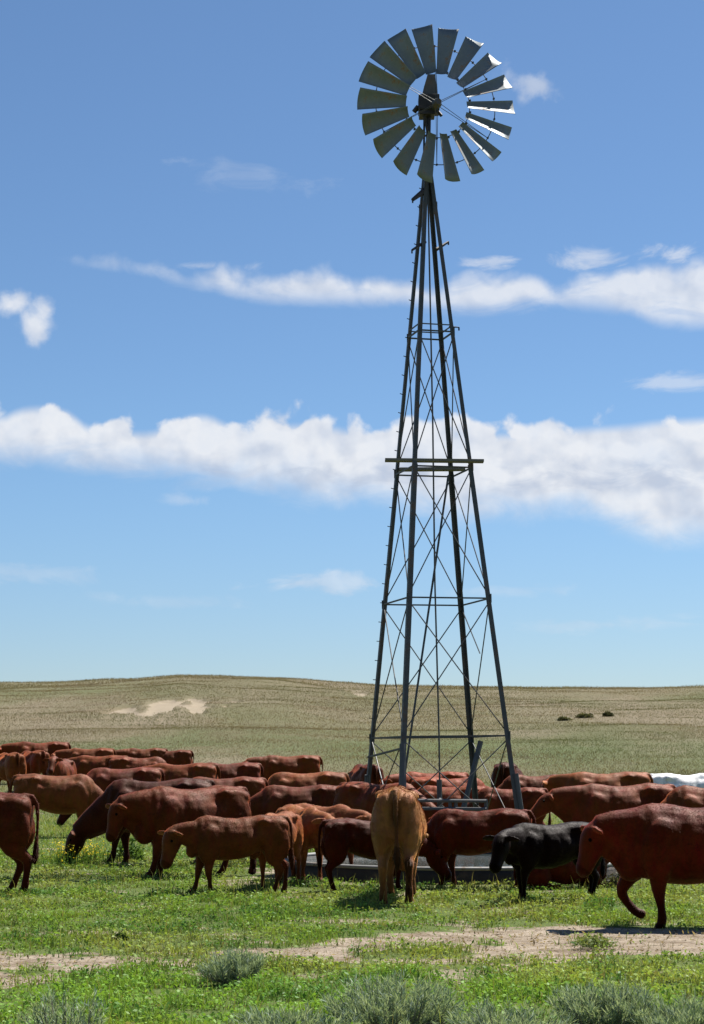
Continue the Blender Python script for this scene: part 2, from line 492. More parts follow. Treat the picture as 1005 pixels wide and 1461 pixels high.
# ------------------------------------------------------------------ materials for made things
def metal(name, c1, c2, metallic, rough, rust=0.0, rust_c=(0.12, 0.055, 0.025), scale=6.0):
    m = bpy.data.materials.new(name); m.use_nodes = True
    t = NT(m.node_tree); b = t.n['Principled BSDF']
    oc = t.new('ShaderNodeTexCoord').outputs['Object']
    n1 = t.noise(oc, scale, 6, 0.6); n2 = t.noise(oc, scale * 5, 4, 0.6)
    c = t.mix(n1, rgb(*c1), rgb(*c2))
    if rust > 0:
        rm = t.smooth(n1, 0.62 - 0.25 * rust, 0.72 - 0.15 * rust)
        rm = t.m('MULTIPLY', rm, t.smooth(n2, 0.3, 0.6))
        c = t.mix(rm, c, rgb(*rust_c))
        t.l.new(t.m('MULTIPLY', t.m('SUBTRACT', 1.0, rm), metallic), b.inputs['Metallic'])
    else:
        b.inputs['Metallic'].default_value = metallic
    t.l.new(c, b.inputs['Base Color'])
    t.l.new(t.lin(n2, 0.3, 0.7, rough - 0.08, rough + 0.12), b.inputs['Roughness'])
    return m
M_GALV = metal("galvanised_sheet", (0.135, 0.155, 0.168), (0.21, 0.235, 0.25), 0.45, 0.60, 0.2, (0.20, 0.12, 0.07))
M_TOWER = metal("weathered_tower_steel", (0.045, 0.048, 0.05), (0.09, 0.094, 0.097), 0.5, 0.55, 0.5, (0.085, 0.05, 0.032), 3.0)
M_DARK = metal("greasy_cast_iron", (0.018, 0.015, 0.014), (0.04, 0.032, 0.028), 0.4, 0.5, 0.4, (0.05, 0.028, 0.018))
M_POST = metal("grey_anchor_pipe", (0.045, 0.046, 0.05), (0.085, 0.087, 0.092), 0.0, 0.6, 0.3, (0.13, 0.08, 0.05))
M_PLANK = metal("old_grey_wood", (0.10, 0.09, 0.075), (0.17, 0.155, 0.135), 0.0, 0.85)
M_TANK = metal("tank_side", (0.018, 0.018, 0.019), (0.036, 0.036, 0.037), 0.2, 0.7, 0.4, (0.09, 0.065, 0.045), 2.5)
M_RIM = metal("tank_rim", (0.16, 0.16, 0.155), (0.26, 0.26, 0.25), 0.2, 0.6, 0.4, (0.15, 0.10, 0.07), 4.0)

# ------------------------------------------------------------------ windmill
WM_D = 33.8
wm_x = at_depth(629, 1216, WM_D)[0]
wm = empty("windmill", (wm_x, WM_D, 0.0))
wm.rotation_euler = (0, R(-0.75), 0)
tag(wm, "tall steel windmill with an eighteen bladed wheel above the herd", "windmill")
DIRS = {'A': (-0.873, 0.49), 'B': (-0.49, -0.873), 'C': (0.49, 0.873), 'D': (0.873, -0.49)}
def RZ(z): return max(1.70 - 0.1245 * z, 0.075)
def leg_pt(k, z, inset=1.0):
    return Vector((DIRS[k][0] * RZ(z) * inset, DIRS[k][1] * RZ(z) * inset, z))
TOPZ = 13.15
for k in 'ABCD':
    mb = MB()
    mb.angle_iron(leg_pt(k, -0.3), leg_pt(k, 7.13), 0.088, 0.015, Vector((DIRS[k][0], DIRS[k][1], 0)))
    mb.angle_iron(leg_pt(k, 7.13), leg_pt(k, TOPZ), 0.074, 0.013, Vector((DIRS[k][0], DIRS[k][1], 0)))
    for z in (2.13, 4.63, 7.1, 9.7, 12.2):
        mb.box(leg_pt(k, z), 0.03, 0.03, 0.16)
    lg = mb.build("leg", M_TOWER, wm)
ORDER = ['A', 'B', 'D', 'C']
FACES = [('A', 'B'), ('B', 'D'), ('D', 'C'), ('C', 'A')]
LEV = [0.15, 2.13, 4.63, 7.13, 9.70]
for li, z in enumerate([2.13, 4.63, 7.08, 9.70]):
    mb = MB()
    for a, b in FACES:
        mb.bar(leg_pt(a, z, 0.985), leg_pt(b, z, 0.985), 0.019, 4)
        if li == 3:
            mb.bar(leg_pt(a, z + 0.13, 0.985), leg_pt(b, z + 0.13, 0.985), 0.014, 4)
    mb.build("girt_ring", M_TOWER, wm)
mb = MB(); mb.bar(leg_pt('A', 1.78), leg_pt('B', 1.92), 0.024, 4); mb.build("girt", M_TOWER, wm)
for z0, z1 in zip(LEV[:-1], LEV[1:]):
    for fi, (a, b) in enumerate(FACES):
        if z0 == 0.15: zz0, zz1 = z0, z1
        zz0, zz1 = z0 + 0.06, z1 - 0.06
        mb = MB()
        rr = 0.0115
        p, q = leg_pt(a, zz0, 0.97), leg_pt(b, zz1, 0.97)
        if not (z0 == 2.13 and (a, b) == ('D', 'C')):
            mb.bar(p, q, rr, 5)
        else:                              # one brace has snapped and hangs from its upper end
            mb.bar(q, q + (p - q) * 0.42 + Vector((0, 0, 0.1)), rr, 5)
        p, q = leg_pt(b, zz0, 0.965), leg_pt(a, zz1, 0.965)
        mid = (p + q) / 2 + Vector((0, 0, -0.015))
        mb.path([p, mid, q], rr, 5)
        mb.build("brace", M_TOWER, wm)
# loose pipe running down inside the tower, and the pump rod in its guides
mb = MB(); mb.bar(Vector((0.30, 0.35, 7.05)), Vector((-0.74, -0.55, 0.9)), 0.021, 6); mb.build("stay_pipe", M_TOWER, wm)
mb = MB(); mb.path([(0, 0, -0.2), (0.012, 0, 2.2), (-0.01, 0, 5.0), (0.008, 0, 8.0), (0, 0, 13.6)], 0.016, 6); mb.build("pump_rod", M_TOWER, wm)
mb = MB(); mb.bar((0, 0, -0.2), (0, 0, 1.35), 0.05, 10); mb.bar((0, 0, 1.0), (0.0, -0.35, 0.95), 0.035, 8); mb.build("well_pipe", M_POST, wm)
mb = MB()
for off in (0.0, 0.06):
    a = leg_pt('A', 7.16); b = leg_pt('D', 7.16)
pa = Vector((-0.91, -0.58, 7.2)); pb = Vector((0.90, -0.60, 7.17))
mb.box((pa + pb) / 2, 1.82, 0.22, 0.045, Matrix.Rotation(R(1.4), 3, 'Y'))
mb.build("platform_plank", M_PLANK, wm)
mb = MB(); mb.box((0, 0.45, 7.19), 1.25, 0.22, 0.05, Matrix.Rotation(R(2), 3, 'Z')); mb.build("platform_plank", M_PLANK, wm)
for i in range(34):                        # rungs bolted to the left leg
    z = 0.7 + i * 0.36
    if z > 12.6: break
    p = leg_pt('A', z); s_ = Vector((DIRS['A'][0], DIRS['A'][1], 0)).normalized()
    t_ = Vector((-s_.y, s_.x, 0))
    mb = MB(); mb.bar(p - t_ * 0.09, p + t_ * 0.09, 0.009, 4); mb.build("rung", M_POST, wm)
def bracket(p, q, rr=0.035):
    mb = MB(); mb.bar(p, q, rr, 6, rr * 0.6); mb.bar(q, Vector(q) + Vector((0, 0, -0.06)), 0.02, 4)
    mb.build("bracket", M_DARK, wm)
def wloc(px, py, dy=0.0):
    p = at_depth(px, py, WM_D + dy); m = Matrix.Rotation(R(0.75), 3, 'Y')
    return m @ Vector((p[0] - wm_x, dy, p[2]))
bracket(wloc(607, 345, -0.12), wloc(588, 357, -0.35))
bracket(wloc(623, 356, -0.1), wloc(640, 345, 0.15))
bracket(wloc(606, 272, -0.06), wloc(589, 285, -0.3), 0.06)
bracket(wloc(641, 466, -0.05), wloc(655, 467, -0.1), 0.018)
for k, dx, dy in (('B', 0.12, -0.1), ('C', -0.45, -0.2), ('D', 0.05, 0.05), ('A', 0.1, 0.06)):
    mb = MB()
    if k == 'C':
        mb.bar(wloc(686, 1058, 1.0), wloc(658, 1168, 0.6), 0.055, 8)
    else:
        top = leg_pt(k, 2.0 if k == 'B' else 1.45); bot = leg_pt(k, 0.0)
        mb.bar(top + Vector((0.015, 0.0, 0)), Vector((bot.x + dx, bot.y + dy, -0.2)), 0.05 if k != 'B' else 0.06, 8)
    mb.build("anchor_post", M_POST, wm)
# head: mast pipe, gearbox, hood, wheel
hub = wloc(612, 150, 0.0)
mb = MB(); mb.bar((0, 0, 12.9), (hub.x, hub.y, hub.z - 0.12), 0.045, 10); mb.bar((-0.07, -0.03, 12.95), (hub.x - 0.09, hub.y, hub.z - 0.15), 0.02, 6)
mb.build("mast_pipe", M_DARK, wm)
mb = MB()
mb.box(hub, 0.40, 0.42, 0.30); mb.box(hub + Vector((-0.04, 0.0, -0.17)), 0.30, 0.34, 0.14)
mb.bar(hub + Vector((-0.2, 0, -0.02)), hub + Vector((-0.29, 0.05, -0.12)), 0.05, 8)
mb.bar(hub + Vector((-0.1, -0.1, -0.18)), hub + Vector((-0.04, -0.04, -0.55)), 0.025, 6)
mb.bar(hub + Vector((0.14, -0.08, -0.12)), hub + Vector((0.24, -0.1, -0.26)), 0.035, 6)
gb = mb.build("gearbox", M_DARK, wm)
bv = gb.modifiers.new("bevel", 'BEVEL'); bv.width = 0.03; bv.segments = 3
# sheet metal hood standing over the gearbox
hv = []
for (z, hw, hd) in [(0.13, 0.15, 0.15), (0.32, 0.125, 0.12), (0.50, 0.09, 0.09), (0.60, 0.075, 0.06)]:
    for sx, sy in ((-1, -1), (1, -1), (1, 1), (-1, 1)):
        hv.append(hub + Vector((sx * hw + z * 0.10, sy * hd, z)))
hf = [(4 * i + k, 4 * i + (k + 1) % 4, 4 * i + 4 + (k + 1) % 4, 4 * i + 4 + k) for i in range(3) for k in range(4)] + [(12, 13, 14, 15)]
mb = MB(); mb.add(hv, hf); mb.build("hood", M_TOWER, wm)

YAW = R(12)
wc = wloc(624, 147, -0.42)
wheel_root = MB()
RO, RI = 1.54, 0.60
wheel_root.ring(0.66, 0.008, 72, 5, Matrix.Translation((0, 0.07, 0)))
wheel_root.ring(1.18, 0.009, 72, 5, Matrix.Translation((0, 0.12, 0)))
for k in range(6):
    a = R(60 * k + 30)
    for off in (-0.05, 0.09):
        wheel_root.bar((0.06 * math.cos(a), off, 0.06 * math.sin(a)), (1.18 * math.cos(a), 0.12, 1.18 * math.sin(a)), 0.006, 5)
wheel_root.bar((0, 0.35, 0), (0, -0.08, 0), 0.055, 12)
wheel_root.bar((0, 0.03, 0), (0, -0.10, 0), 0.10, 12, 0.06)
for k in range(18):
    a = R(20 * k + 10)
    for rr in (0.68, 1.18):
        c = Vector((rr * math.cos(a), 0.07 if rr < 1 else 0.12, rr * math.sin(a)))
        wheel_root.box(c, 0.03, 0.05, 0.03)
wheel = wheel_root.build("wheel", M_TOWER, wm)
wheel.location = wc
wheel.rotation_euler = (R(0), 0, YAW)
def blade_mesh():
    mb = MB(); NR, NC = 6, 8; th = 0.004
    vs = []
    beta = R(34)
    for side in (0, 1):
        for i in range(NR + 1):
            t = i / NR; r = RI + (RO - RI) * t; c = 0.215 + 0.205 * t
            tw = beta - R(3) * t
            for j in range(NC + 1):
                s = j / NC - 0.5
                x_ = s * c; cam_ = 0.05 * (1 - (2 * s) ** 2) * (0.6 + 0.5 * t) + side * th
                # chord lies tangentially (local z at 3 o'clock) tilted towards the axis (local y)
                zz = x_ * math.cos(tw) - cam_ * math.sin(tw)
                yy = x_ * math.sin(tw) * BS + cam_ * math.cos(tw) * BS
                rr = r + (0.02 * s if i == NR else 0)
                vs.append((math.sqrt(max(rr * rr - zz * zz, 0)) if i == NR else rr, yy, zz))
    n = (NR + 1) * (NC + 1); fs = []
    for i in range(NR):
        for j in range(NC):
            q = i * (NC + 1) + j
            fs.append((q, q + 1, q + NC + 2, q + NC + 1)); fs.append((n + q, n + q + NC + 1, n + q + NC + 2, n + q + 1))
    for i in range(NR):
        for j in (0, NC):
            q = i * (NC + 1) + j; fs.append((q, q + NC + 1, n + q + NC + 1, n + q))
    for i in (0, NR):
        for j in range(NC):
            q = i * (NC + 1) + j; fs.append((q, q + 1, n + q + 1, n + q))
    me = bpy.data.meshes.new("blade"); me.from_pydata(vs, [], fs); me.validate(); me.update()
    me.materials.append(M_GALV)
    me.polygons.foreach_set('use_smooth', [True] * len(me.polygons))
    return me
BS = 1.0
bme = blade_mesh()
rb = random.Random(4)
for k in range(18):
    o = bpy.data.objects.new("blade", bme); col.objects.link(o); o.parent = wheel
    o.rotation_euler = (rb.uniform(-0.03, 0.03), -R(20 * k) + rb.uniform(-0.012, 0.012), 0)

# ------------------------------------------------------------------ stock tank with water
tank = empty("stock_tank", (TANK[0], TANK[1], 0))
tag(tank, "low round stock tank full of water at the windmill's foot", "water tank")
RT = TANK[2]
mb = MB(); mb.lathe([(RT, -0.1), (RT + 0.015, 0.05), (RT, 0.065), (RT + 0.015, 0.12), (RT, 0.135), (RT + 0.005, 0.192), (RT - 0.05, 0.192), (RT - 0.05, -0.1)], 96)
mb.build("side_wall", M_TANK, tank, True)
mb = MB(); mb.ring(RT - 0.02, 0.032, 96, 8, Matrix.Translation((0, 0, 0.212)) @ Matrix.Rotation(R(90), 4, 'X')); mb.build("rim", M_RIM, tank, True)
mw = bpy.data.materials.new("tank_water"); mw.use_nodes = True
t = NT(mw.node_tree); b = t.n['Principled BSDF']
b.inputs['Base Color'].default_value = rgb(0.05, 0.06, 0.055); b.inputs['Roughness'].default_value = 0.06; b.inputs['IOR'].default_value = 1.33
bm_ = t.new('ShaderNodeBump'); bm_.inputs['Strength'].default_value = 0.25; bm_.inputs['Distance'].default_value = 0.02
t.l.new(t.noise(t.new('ShaderNodeTexCoord').outputs['Object'], 7.0, 3, 0.5), bm_.inputs['Height']); t.l.new(bm_.outputs[0], b.inputs['Normal'])
mb = MB(); seg = 96
mb.add([(0, 0, 0.165)] + [((RT - 0.055) * math.cos(2 * math.pi * i / seg), (RT - 0.055) * math.sin(2 * math.pi * i / seg), 0.165) for i in range(seg)], [(0, 1 + i, 1 + (i + 1) % seg) for i in range(seg)])
mb.build("water", mw, tank)

# ------------------------------------------------------------------ pipe guard rail round the wellhead
def pipe_rail():
    d0 = 32.1
    a = at_depth(588, 1142, d0); b_ = at_depth(694, 1145, d0)
    cx = (a[0] + b_[0]) / 2
    root = empty("guard_rail", (cx, d0, 0))
    tag(root, "low grey pipe guard rail between the windmill legs and the tank", "guard rail")
    hw = (b_[0] - a[0]) / 2
    for z in (a[2], a[2] - 0.14, a[2] - 0.42):
        m_ = MB(); m_.bar((-hw, 0, z), (hw, 0, z - 0.01), 0.032, 8); m_.build("rail", M_POST, root)
    for x in (-hw, 0.02, 0.12, hw):
        m_ = MB(); m_.bar((x, 0.045, -0.2), (x, 0.045, a[2] + 0.02), 0.035, 8); m_.build("post", M_POST, root)
pipe_rail()

# ------------------------------------------------------------------ cattle
mat_coat = bpy.data.materials.new("cattle_coat"); mat_coat.use_nodes = True
t = NT(mat_coat.node_tree); b = t.n['Principled BSDF']
oi = t.new('ShaderNodeObjectInfo'); oc = t.new('ShaderNodeTexCoord').outputs['Object']
sh = t.new('ShaderNodeVectorMath', operation='ADD'); t.l.new(oc, sh.inputs[0])
t.l.new(t.xyz(t.m('MULTIPLY', oi.outputs['Random'], 40.0), t.m('MULTIPLY', oi.outputs['Random'], 17.0), 0.0), sh.inputs[1])
cn1 = t.noise(sh.outputs[0], 2.6, 7, 0.66, 0.4)
mp = t.new('ShaderNodeMapping'); t.l.new(sh.outputs[0], mp.inputs[0]); mp.inputs['Scale'].default_value = (1.0, 1.0, 0.35)
cn2 = t.noise(mp.outputs[0], 38.0, 4, 0.7)
cn3 = t.noise(mp.outputs[0], 9.0, 6, 0.65)
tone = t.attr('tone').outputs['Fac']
hv_ = t.new('ShaderNodeHueSaturation')
t.l.new(oi.outputs['Color'], hv_.inputs['Color'])
t.l.new(t.lin(cn1, 0.25, 0.75, 0.52, 1.55), hv_.inputs['Value'])
t.l.new(t.lin(cn3, 0.3, 0.7, 0.485, 0.515), hv_.inputs['Hue'])
cc = t.mix(t.smooth(cn3, 0.40, 0.70, 0.0, 0.35), hv_.outputs[0], t.mix(1.0, hv_.outputs[0], rgb(0.5, 0.42, 0.4), 'MULTIPLY'))
cc = t.mix(t.lin(cn2, 0.3, 0.7, 0.0, 0.30), cc, t.mix(1.0, cc, rgb(1.5, 1.45, 1.4), 'MULTIPLY'))
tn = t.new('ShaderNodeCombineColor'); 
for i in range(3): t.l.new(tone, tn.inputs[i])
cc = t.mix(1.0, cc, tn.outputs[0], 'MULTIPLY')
t.l.new(cc, b.inputs['Base Color'])
b.inputs['Roughness'].default_value = 0.60
b.inputs['Specular IOR Level'].default_value = 0.42
b.inputs['Sheen Weight'].default_value = 0.70
b.inputs['Sheen Roughness'].default_value = 0.32
lus = t.mix(1.0, cc, rgb(5.5, 5.5, 5.5), 'MULTIPLY'); lus.node.clamp_result = True
t.l.new(lus, b.inputs['Sheen Tint']); t.l.new(lus, b.inputs['Specular Tint'])
bp = t.new('ShaderNodeBump'); bp.inputs['Strength'].default_value = 0.30; bp.inputs['Distance'].default_value = 0.012
t.l.new(t.m('ADD', cn2, t.m('MULTIPLY', cn3, 2.2)), bp.inputs['Height']); t.l.new(bp.outputs[0], b.inputs['Normal'])

def ring_tube(V_, F_, path, rad, lat, seg=14, sq=1.0):
    """sweep of ellipses; rad = (lateral, in-plane)"""
    base = len(V_); n = len(path)
    P = [np.array(p, float) for p in path]
    lat = np.array(lat, float); lat /= np.linalg.norm(lat)
    for i in range(n):
        t_ = P[min(i + 1, n - 1)] - P[max(i - 1, 0)]; t_ /= np.linalg.norm(t_) + 1e-9
        l = lat - t_ * lat.dot(t_)
        if np.linalg.norm(l) < 1e-3: l = np.array([1.0, 0, 0]) - t_ * t_[0]
        l /= np.linalg.norm(l); nn = np.cross(t_, l)
        for k in range(seg):
            a = 2 * math.pi * k / seg
            V_.append(P[i] + l * rad[i][0] * math.cos(a) + nn * rad[i][1] * math.sin(a))
    for i in range(n - 1):
        for k in range(seg):
            F_.append((base + i * seg + k, base + i * seg + (k + 1) % seg, base + (i + 1) * seg + (k + 1) % seg, base + (i + 1) * seg + k))
    for i, s in ((0, -1), (n - 1, 1)):
        t_ = P[1] - P[0] if i == 0 else P[-1] - P[-2]; t_ /= np.linalg.norm(t_) + 1e-9
        c = len(V_); V_.append(P[i] + s * t_ * min(rad[i]) * 0.6)
        for k in range(seg):
            q = (base + i * seg + k, base + i * seg + (k + 1) % seg, c)
            F_.append(q if s > 0 else q[::-1])

def ellipsoid(V_, F_, c, r, M_=None, nu=12, nv=8):
    base = len(V_); c = np.array(c, float)
    for i in range(nv + 1):
        th = math.pi * i / nv
        for k in range(nu):
            a = 2 * math.pi * k / nu
            p = np.array([r[0] * math.sin(th) * math.cos(a), r[1] * math.sin(th) * math.sin(a), r[2] * math.cos(th)])
            if M_ is not None: p = M_ @ p
            V_.append(c + p)
    for i in range(nv):
        for k in range(nu):
            F_.append((base + i * nu + k, base + (i + 1) * nu + k, base + (i + 1) * nu + (k + 1) % nu, base + i * nu + (k + 1) % nu))

POSES = {           # poll (x, z), face pitch below the horizontal
    'up': ((1.17, 1.46), 40), 'level': ((1.22, 1.30), 40), 'low': ((1.22, 1.10), 52), 'hang': ((1.17, 1.06), 70),
    'drink': ((1.27, 0.72), 56), 'graze': ((1.24, 0.50), 66)}

def cow_mesh(pose='low', calf=False, turn=0.0, head_turn=0.0, swing=(0, 0, 0, 0), lift=False, lying=False, vox=0.02, seed=0, fat=1.0, udder=False, tail_sway=0.0, pitch_add=0.0, hair=0, tail_tone=0.72):
    rg = random.Random(seed)
    V_, F_ = [], []
    dz = -0.50 if lying else 0.0
    kw = (0.84 if calf else 1.0) * fat
    kb = 0.10 if calf else 0.0
    # trunk: x, top, bottom, half width
    ST = [(-0.87, 1.20, 0.88, 0.09), (-0.835, 1.275, 0.74, 0.19), (-0.74, 1.320, 0.67, 0.255), (-0.58, 1.338, 0.645, 0.285), (-0.40, 1.348, 0.590, 0.310),
          (-0.22, 1.318, 0.520, 0.345), (0.0, 1.292, 0.465, 0.375), (0.20, 1.296, 0.450, 0.365), (0.38, 1.330, 0.462, 0.325), (0.54, 1.345, 0.485, 0.285),
          (0.68, 1.310, 0.515, 0.245), (0.80, 1.21, 0.57, 0.19), (0.88, 1.05, 0.66, 0.11)]
    seg = 20; base = len(V_)
    for (x, zt, zb, hw) in ST:
        zb += kb * (1 if zb < 0.75 else 0.4) + (0.03 if zb < 0.6 else 0.0); hw *= kw * 0.95
        if fat > 1.0: zb -= 0.04 * (fat - 1) * 10 * (1 if abs(x) < 0.5 else 0.3)
        zc = zb + (zt - zb) * 0.47
        for k in range(seg):
            a = 2 * math.pi * k / seg
            ca, sa = math.cos(a), math.sin(a)
            y = hw * math.copysign(abs(ca) ** 0.95, ca)
            if sa > 0:
                y *= 1 - (0.30 if x > 0.25 else 0.16) * sa ** 2
                z = zc + (zt - zc) * abs(sa) ** 0.90
            else:
                y *= 1 - 0.20 * sa ** 2
                z = zc - (zc - zb) * abs(sa) ** 0.92
            V_.append(np.array([x, y, z]))
    for i in range(len(ST) - 1):
        for k in range(seg):
            F_.append((base + i * seg + k, base + (i + 1) * seg + k, base + (i + 1) * seg + (k + 1) % seg, base + i * seg + (k + 1) % seg)[::-1])
    for i, x in ((0, -0.85), (len(ST) - 1, 0.83)):
        c = len(V_); V_.append(np.array([x, 0, (ST[i][1] + ST[i][2]) / 2]))
        for k in range(seg):
            q = (base + i * seg + k, base + i * seg + (k + 1) % seg, c)
            F_.append(q if i else q[::-1])
    for s in (-1, 1):
        ellipsoid(V_, F_, (-0.42, s * 0.20 * kw, 1.215), (0.14, 0.06, 0.06))            # hook bones
        ellipsoid(V_, F_, (-0.78, s * 0.13 * kw, 1.15), (0.10, 0.075, 0.12))            # pin bones
        ellipsoid(V_, F_, (-0.60, s * 0.165 * kw, 1.16), (0.24, 0.095, 0.13))            # rump fill
        ellipsoid(V_, F_, (0.50, s * 0.215 * kw, 0.86), (0.21, 0.10, 0.34), np.array(Matrix.Rotation(R(-14), 3, 'Y')))  # shoulder
        ellipsoid(V_, F_, (-0.63, s * 0.185 * kw, 0.90), (0.25, 0.13, 0.36), np.array(Matrix.Rotation(R(12), 3, 'Y')))   # thigh
    ellipsoid(V_, F_, (0.79, 0, 0.66 + kb * 0.9), (0.16, 0.13 * kw, 0.16) if not calf else (0.10, 0.10, 0.12))                  # brisket
    # neck and head, turned about the shoulder
    (px_, pz_), pit = POSES[pose]; pit += pitch_add
    hs = 1.16 if calf else 1.0
    if calf: px_ = 0.55 + (px_ - 0.55) * 0.92
    rot = np.array(Matrix.Rotation(R(turn), 3, 'Z'))
    piv = np.array([0.55, 0, 0])
    def tr(p): return piv + rot @ (np.array(p, float) - piv)
    lat = rot @ np.array([0, 1, 0])
    S0 = np.array([0.52, 0, 0.96]); PL = np.array([px_, 0, pz_])
    d_ = PL - S0
    mid1 = S0 + d_ * 0.35 + np.array([0, 0, 0.02]); mid2 = S0 + d_ * 0.72 + np.array([0, 0, 0.015])
    kn = 0.86 if calf else 1.0
    ring_tube(V_, F_, [tr(S0), tr(mid1), tr(mid2), tr(PL)], [(0.23 * kn, 0.345 * kn), (0.185 * kn, 0.29 * kn), (0.148 * kn, 0.215 * kn), (0.120 * kn, 0.150 * kn)], lat, 18)
    # dewlap hanging from throat to brisket
    thr = PL + np.array([-0.03, 0, -0.16]) if pose not in ('graze', 'drink') else PL + np.array([-0.16, 0, -0.04])
    bk = np.array([0.79, 0, 0.64])
    if not calf: ring_tube(V_, F_, [tr(thr), tr(thr * 0.5 + bk * 0.5 + np.array([-0.02, 0, 0.01])), tr(bk)], [(0.05, 0.08), (0.055, 0.11), (0.08, 0.14)], lat, 10)
    rot2 = np.array(Matrix.Rotation(R(turn + head_turn), 3, 'Z'))
    lat2 = rot2 @ np.array([0, 1, 0])
    fd = rot2 @ np.array([math.cos(R(pit)), 0, -math.sin(R(pit))])
    dn = rot2 @ np.array([-math.sin(R(pit)), 0, -math.cos(R(pit))])      # towards the jaw
    P0 = tr(PL)
    HS = [(-0.06, 0.0, 0.075, 0.07), (0.0, 0.0, 0.112, 0.120), (0.09, 0.02, 0.130, 0.152), (0.18, 0.03, 0.118, 0.150), (0.28, 0.028, 0.094, 0.122), (0.37, 0.024, 0.088, 0.102), (0.45, 0.02, 0.094, 0.096), (0.505, 0.016, 0.070, 0.070)]
    ring_tube(V_, F_, [P0 + (fd * h[0] + dn * h[1]) * hs for h in HS], [(h[2] * hs, h[3] * hs) for h in HS], lat2, 14)
    nose = P0 + fd * 0.49 * hs
    ears = []
    for s in (-1, 1):
        e0 = P0 + (fd * 0.01 - dn * 0.035 + lat2 * s * 0.085) * hs
        od = lat2 * s * 0.93 - fd * 0.12 + np.array([0, 0, -0.22]) + (-dn) * 0.06
        od /= np.linalg.norm(od)
        path = [e0, e0 + od * 0.08 * hs, e0 + od * 0.16 * hs, e0 + od * 0.235 * hs]
        ring_tube(V_, F_, path, [(0.026, 0.036), (0.024, 0.078), (0.022, 0.070), (0.016, 0.022)], -dn * 0.3 + fd, 10)
        ears.append(path)
    # legs: joints as (x, z, r_lateral, r_fore-aft)
    FRONT = [(0.50, 0.86, 0.13, 0.19), (0.53, 0.68, 0.112, 0.150), (0.555, 0.52, 0.080, 0.098), (0.567, 0.41, 0.066, 0.074), (0.565, 0.35, 0.056, 0.062), (0.562, 0.24, 0.040, 0.045), (0.565, 0.13, 0.051, 0.055), (0.58, 0.075, 0.048, 0.050), (0.600, 0.035, 0.060, 0.066), (0.61, 0.0, 0.062, 0.074)]
    HIND = [(-0.60, 0.92, 0.140, 0.25), (-0.60, 0.74, 0.128, 0.215), (-0.65, 0.60, 0.098, 0.150), (-0.735, 0.51, 0.064, 0.086), (-0.800, 0.44, 0.058, 0.078), (-0.785, 0.35, 0.046, 0.056), (-0.760, 0.23, 0.040, 0.047), (-0.74, 0.13, 0.051, 0.056), (-0.72, 0.075, 0.048, 0.050), (-0.70, 0.035, 0.060, 0.066), (-0.695, 0.0, 0.062, 0.074)]
    kl = 0.86 if calf else 1.0
    for li, (J, s) in enumerate(((FRONT, 1), (FRONT, -1), (HIND, 1), (HIND, -1))):
        yo = (0.165 if J is FRONT else 0.185) * kw * s
        an = R(swing[li]); pv = (J[0][0], J[0][1])
        path = []; rad = []
        if lying:
            if J is FRONT: JJ = [(0.46, 0.86, 0.12, 0.15), (0.60, 0.66, 0.09, 0.10), (0.74, 0.585, 0.065, 0.07), (0.60, 0.56, 0.05, 0.05), (0.45, 0.555, 0.045, 0.045)]
            else: JJ = [(-0.56, 0.86, 0.13, 0.22), (-0.42, 0.68, 0.11, 0.15), (-0.50, 0.60, 0.08, 0.09), (-0.60, 0.57, 0.06, 0.06), (-0.30, 0.555, 0.045, 0.045), (-0.14, 0.555, 0.05, 0.05)]
            for (x, z, r1, r2) in JJ: path.append((x, yo * 1.25, z)); rad.append((r1 * kl, r2 * kl))
        elif lift and li == lift - 1:
            JJ = [(0.50, 0.86, 0.13, 0.19), (0.66, 0.68, 0.108, 0.145), (0.79, 0.53, 0.078, 0.092), (0.865, 0.41, 0.062, 0.068), (0.86, 0.35, 0.058, 0.060), (0.805, 0.265, 0.044, 0.047), (0.75, 0.20, 0.050, 0.053), (0.71, 0.165, 0.047, 0.049), (0.66, 0.145, 0.058, 0.058), (0.625, 0.14, 0.055, 0.048)]
            for (x, z, r1, r2) in JJ: path.append((x, yo, z)); rad.append((r1, r2))
        else:
            for qi, (x, z, r1, r2) in enumerate(J):
                dx, dz_ = x - pv[0], z - pv[1]
                xr = pv[0] + dx * math.cos(an) - dz_ * math.sin(an) * 1.0
                zr = pv[1] + dx * math.sin(an) + dz_ * math.cos(an)
                yy = yo * (1.0 if qi < 2 else 0.93)
                path.append((xr, yy, max(zr, 0.0))); rad.append((r1 * (kl if qi < len(J) - 3 else 0.92 if calf else 1), r2 * (kl if qi < len(J) - 3 else 0.92 if calf else 1)))
        ring_tube(V_, F_, path, rad, (0, 1, 0), 12)
    # tail
    ty = tail_sway
    if lying:
        tp = [(-0.78, 0, 1.27), (-0.86, 0.02, 1.20), (-0.91, 0.05, 1.0), (-0.90, 0.12, 0.75), (-0.82, 0.2, 0.58)]
    else:
        tp = [(-0.74, 0, 1.295), (-0.86, 0, 1.285), (-0.925, ty * 0.1, 1.18), (-0.945, ty * 0.35, 0.98), (-0.945, ty * 0.7, 0.78), (-0.94, ty, 0.62), (-0.935, ty * 1.1, 0.50), (-0.93, ty * 1.15, 0.40)]
    tr_ = [0.045, 0.042, 0.033, 0.026, 0.024, 0.040, 0.042, 0.018][:len(tp)]
    ring_tube(V_, F_, tp, [(r_, r_) for r_ in tr_], (0, 1, 0), 10)
    if udder and not calf:
        ellipsoid(V_, F_, (-0.50, 0, 0.52), (0.17, 0.14, 0.12))
    me0 = bpy.data.meshes.new("tmp"); me0.from_pydata([tuple(p) for p in V_], [], F_); me0.validate(); me0.update()
    o0 = bpy.data.objects.new("tmp", me0); col.objects.link(o0)
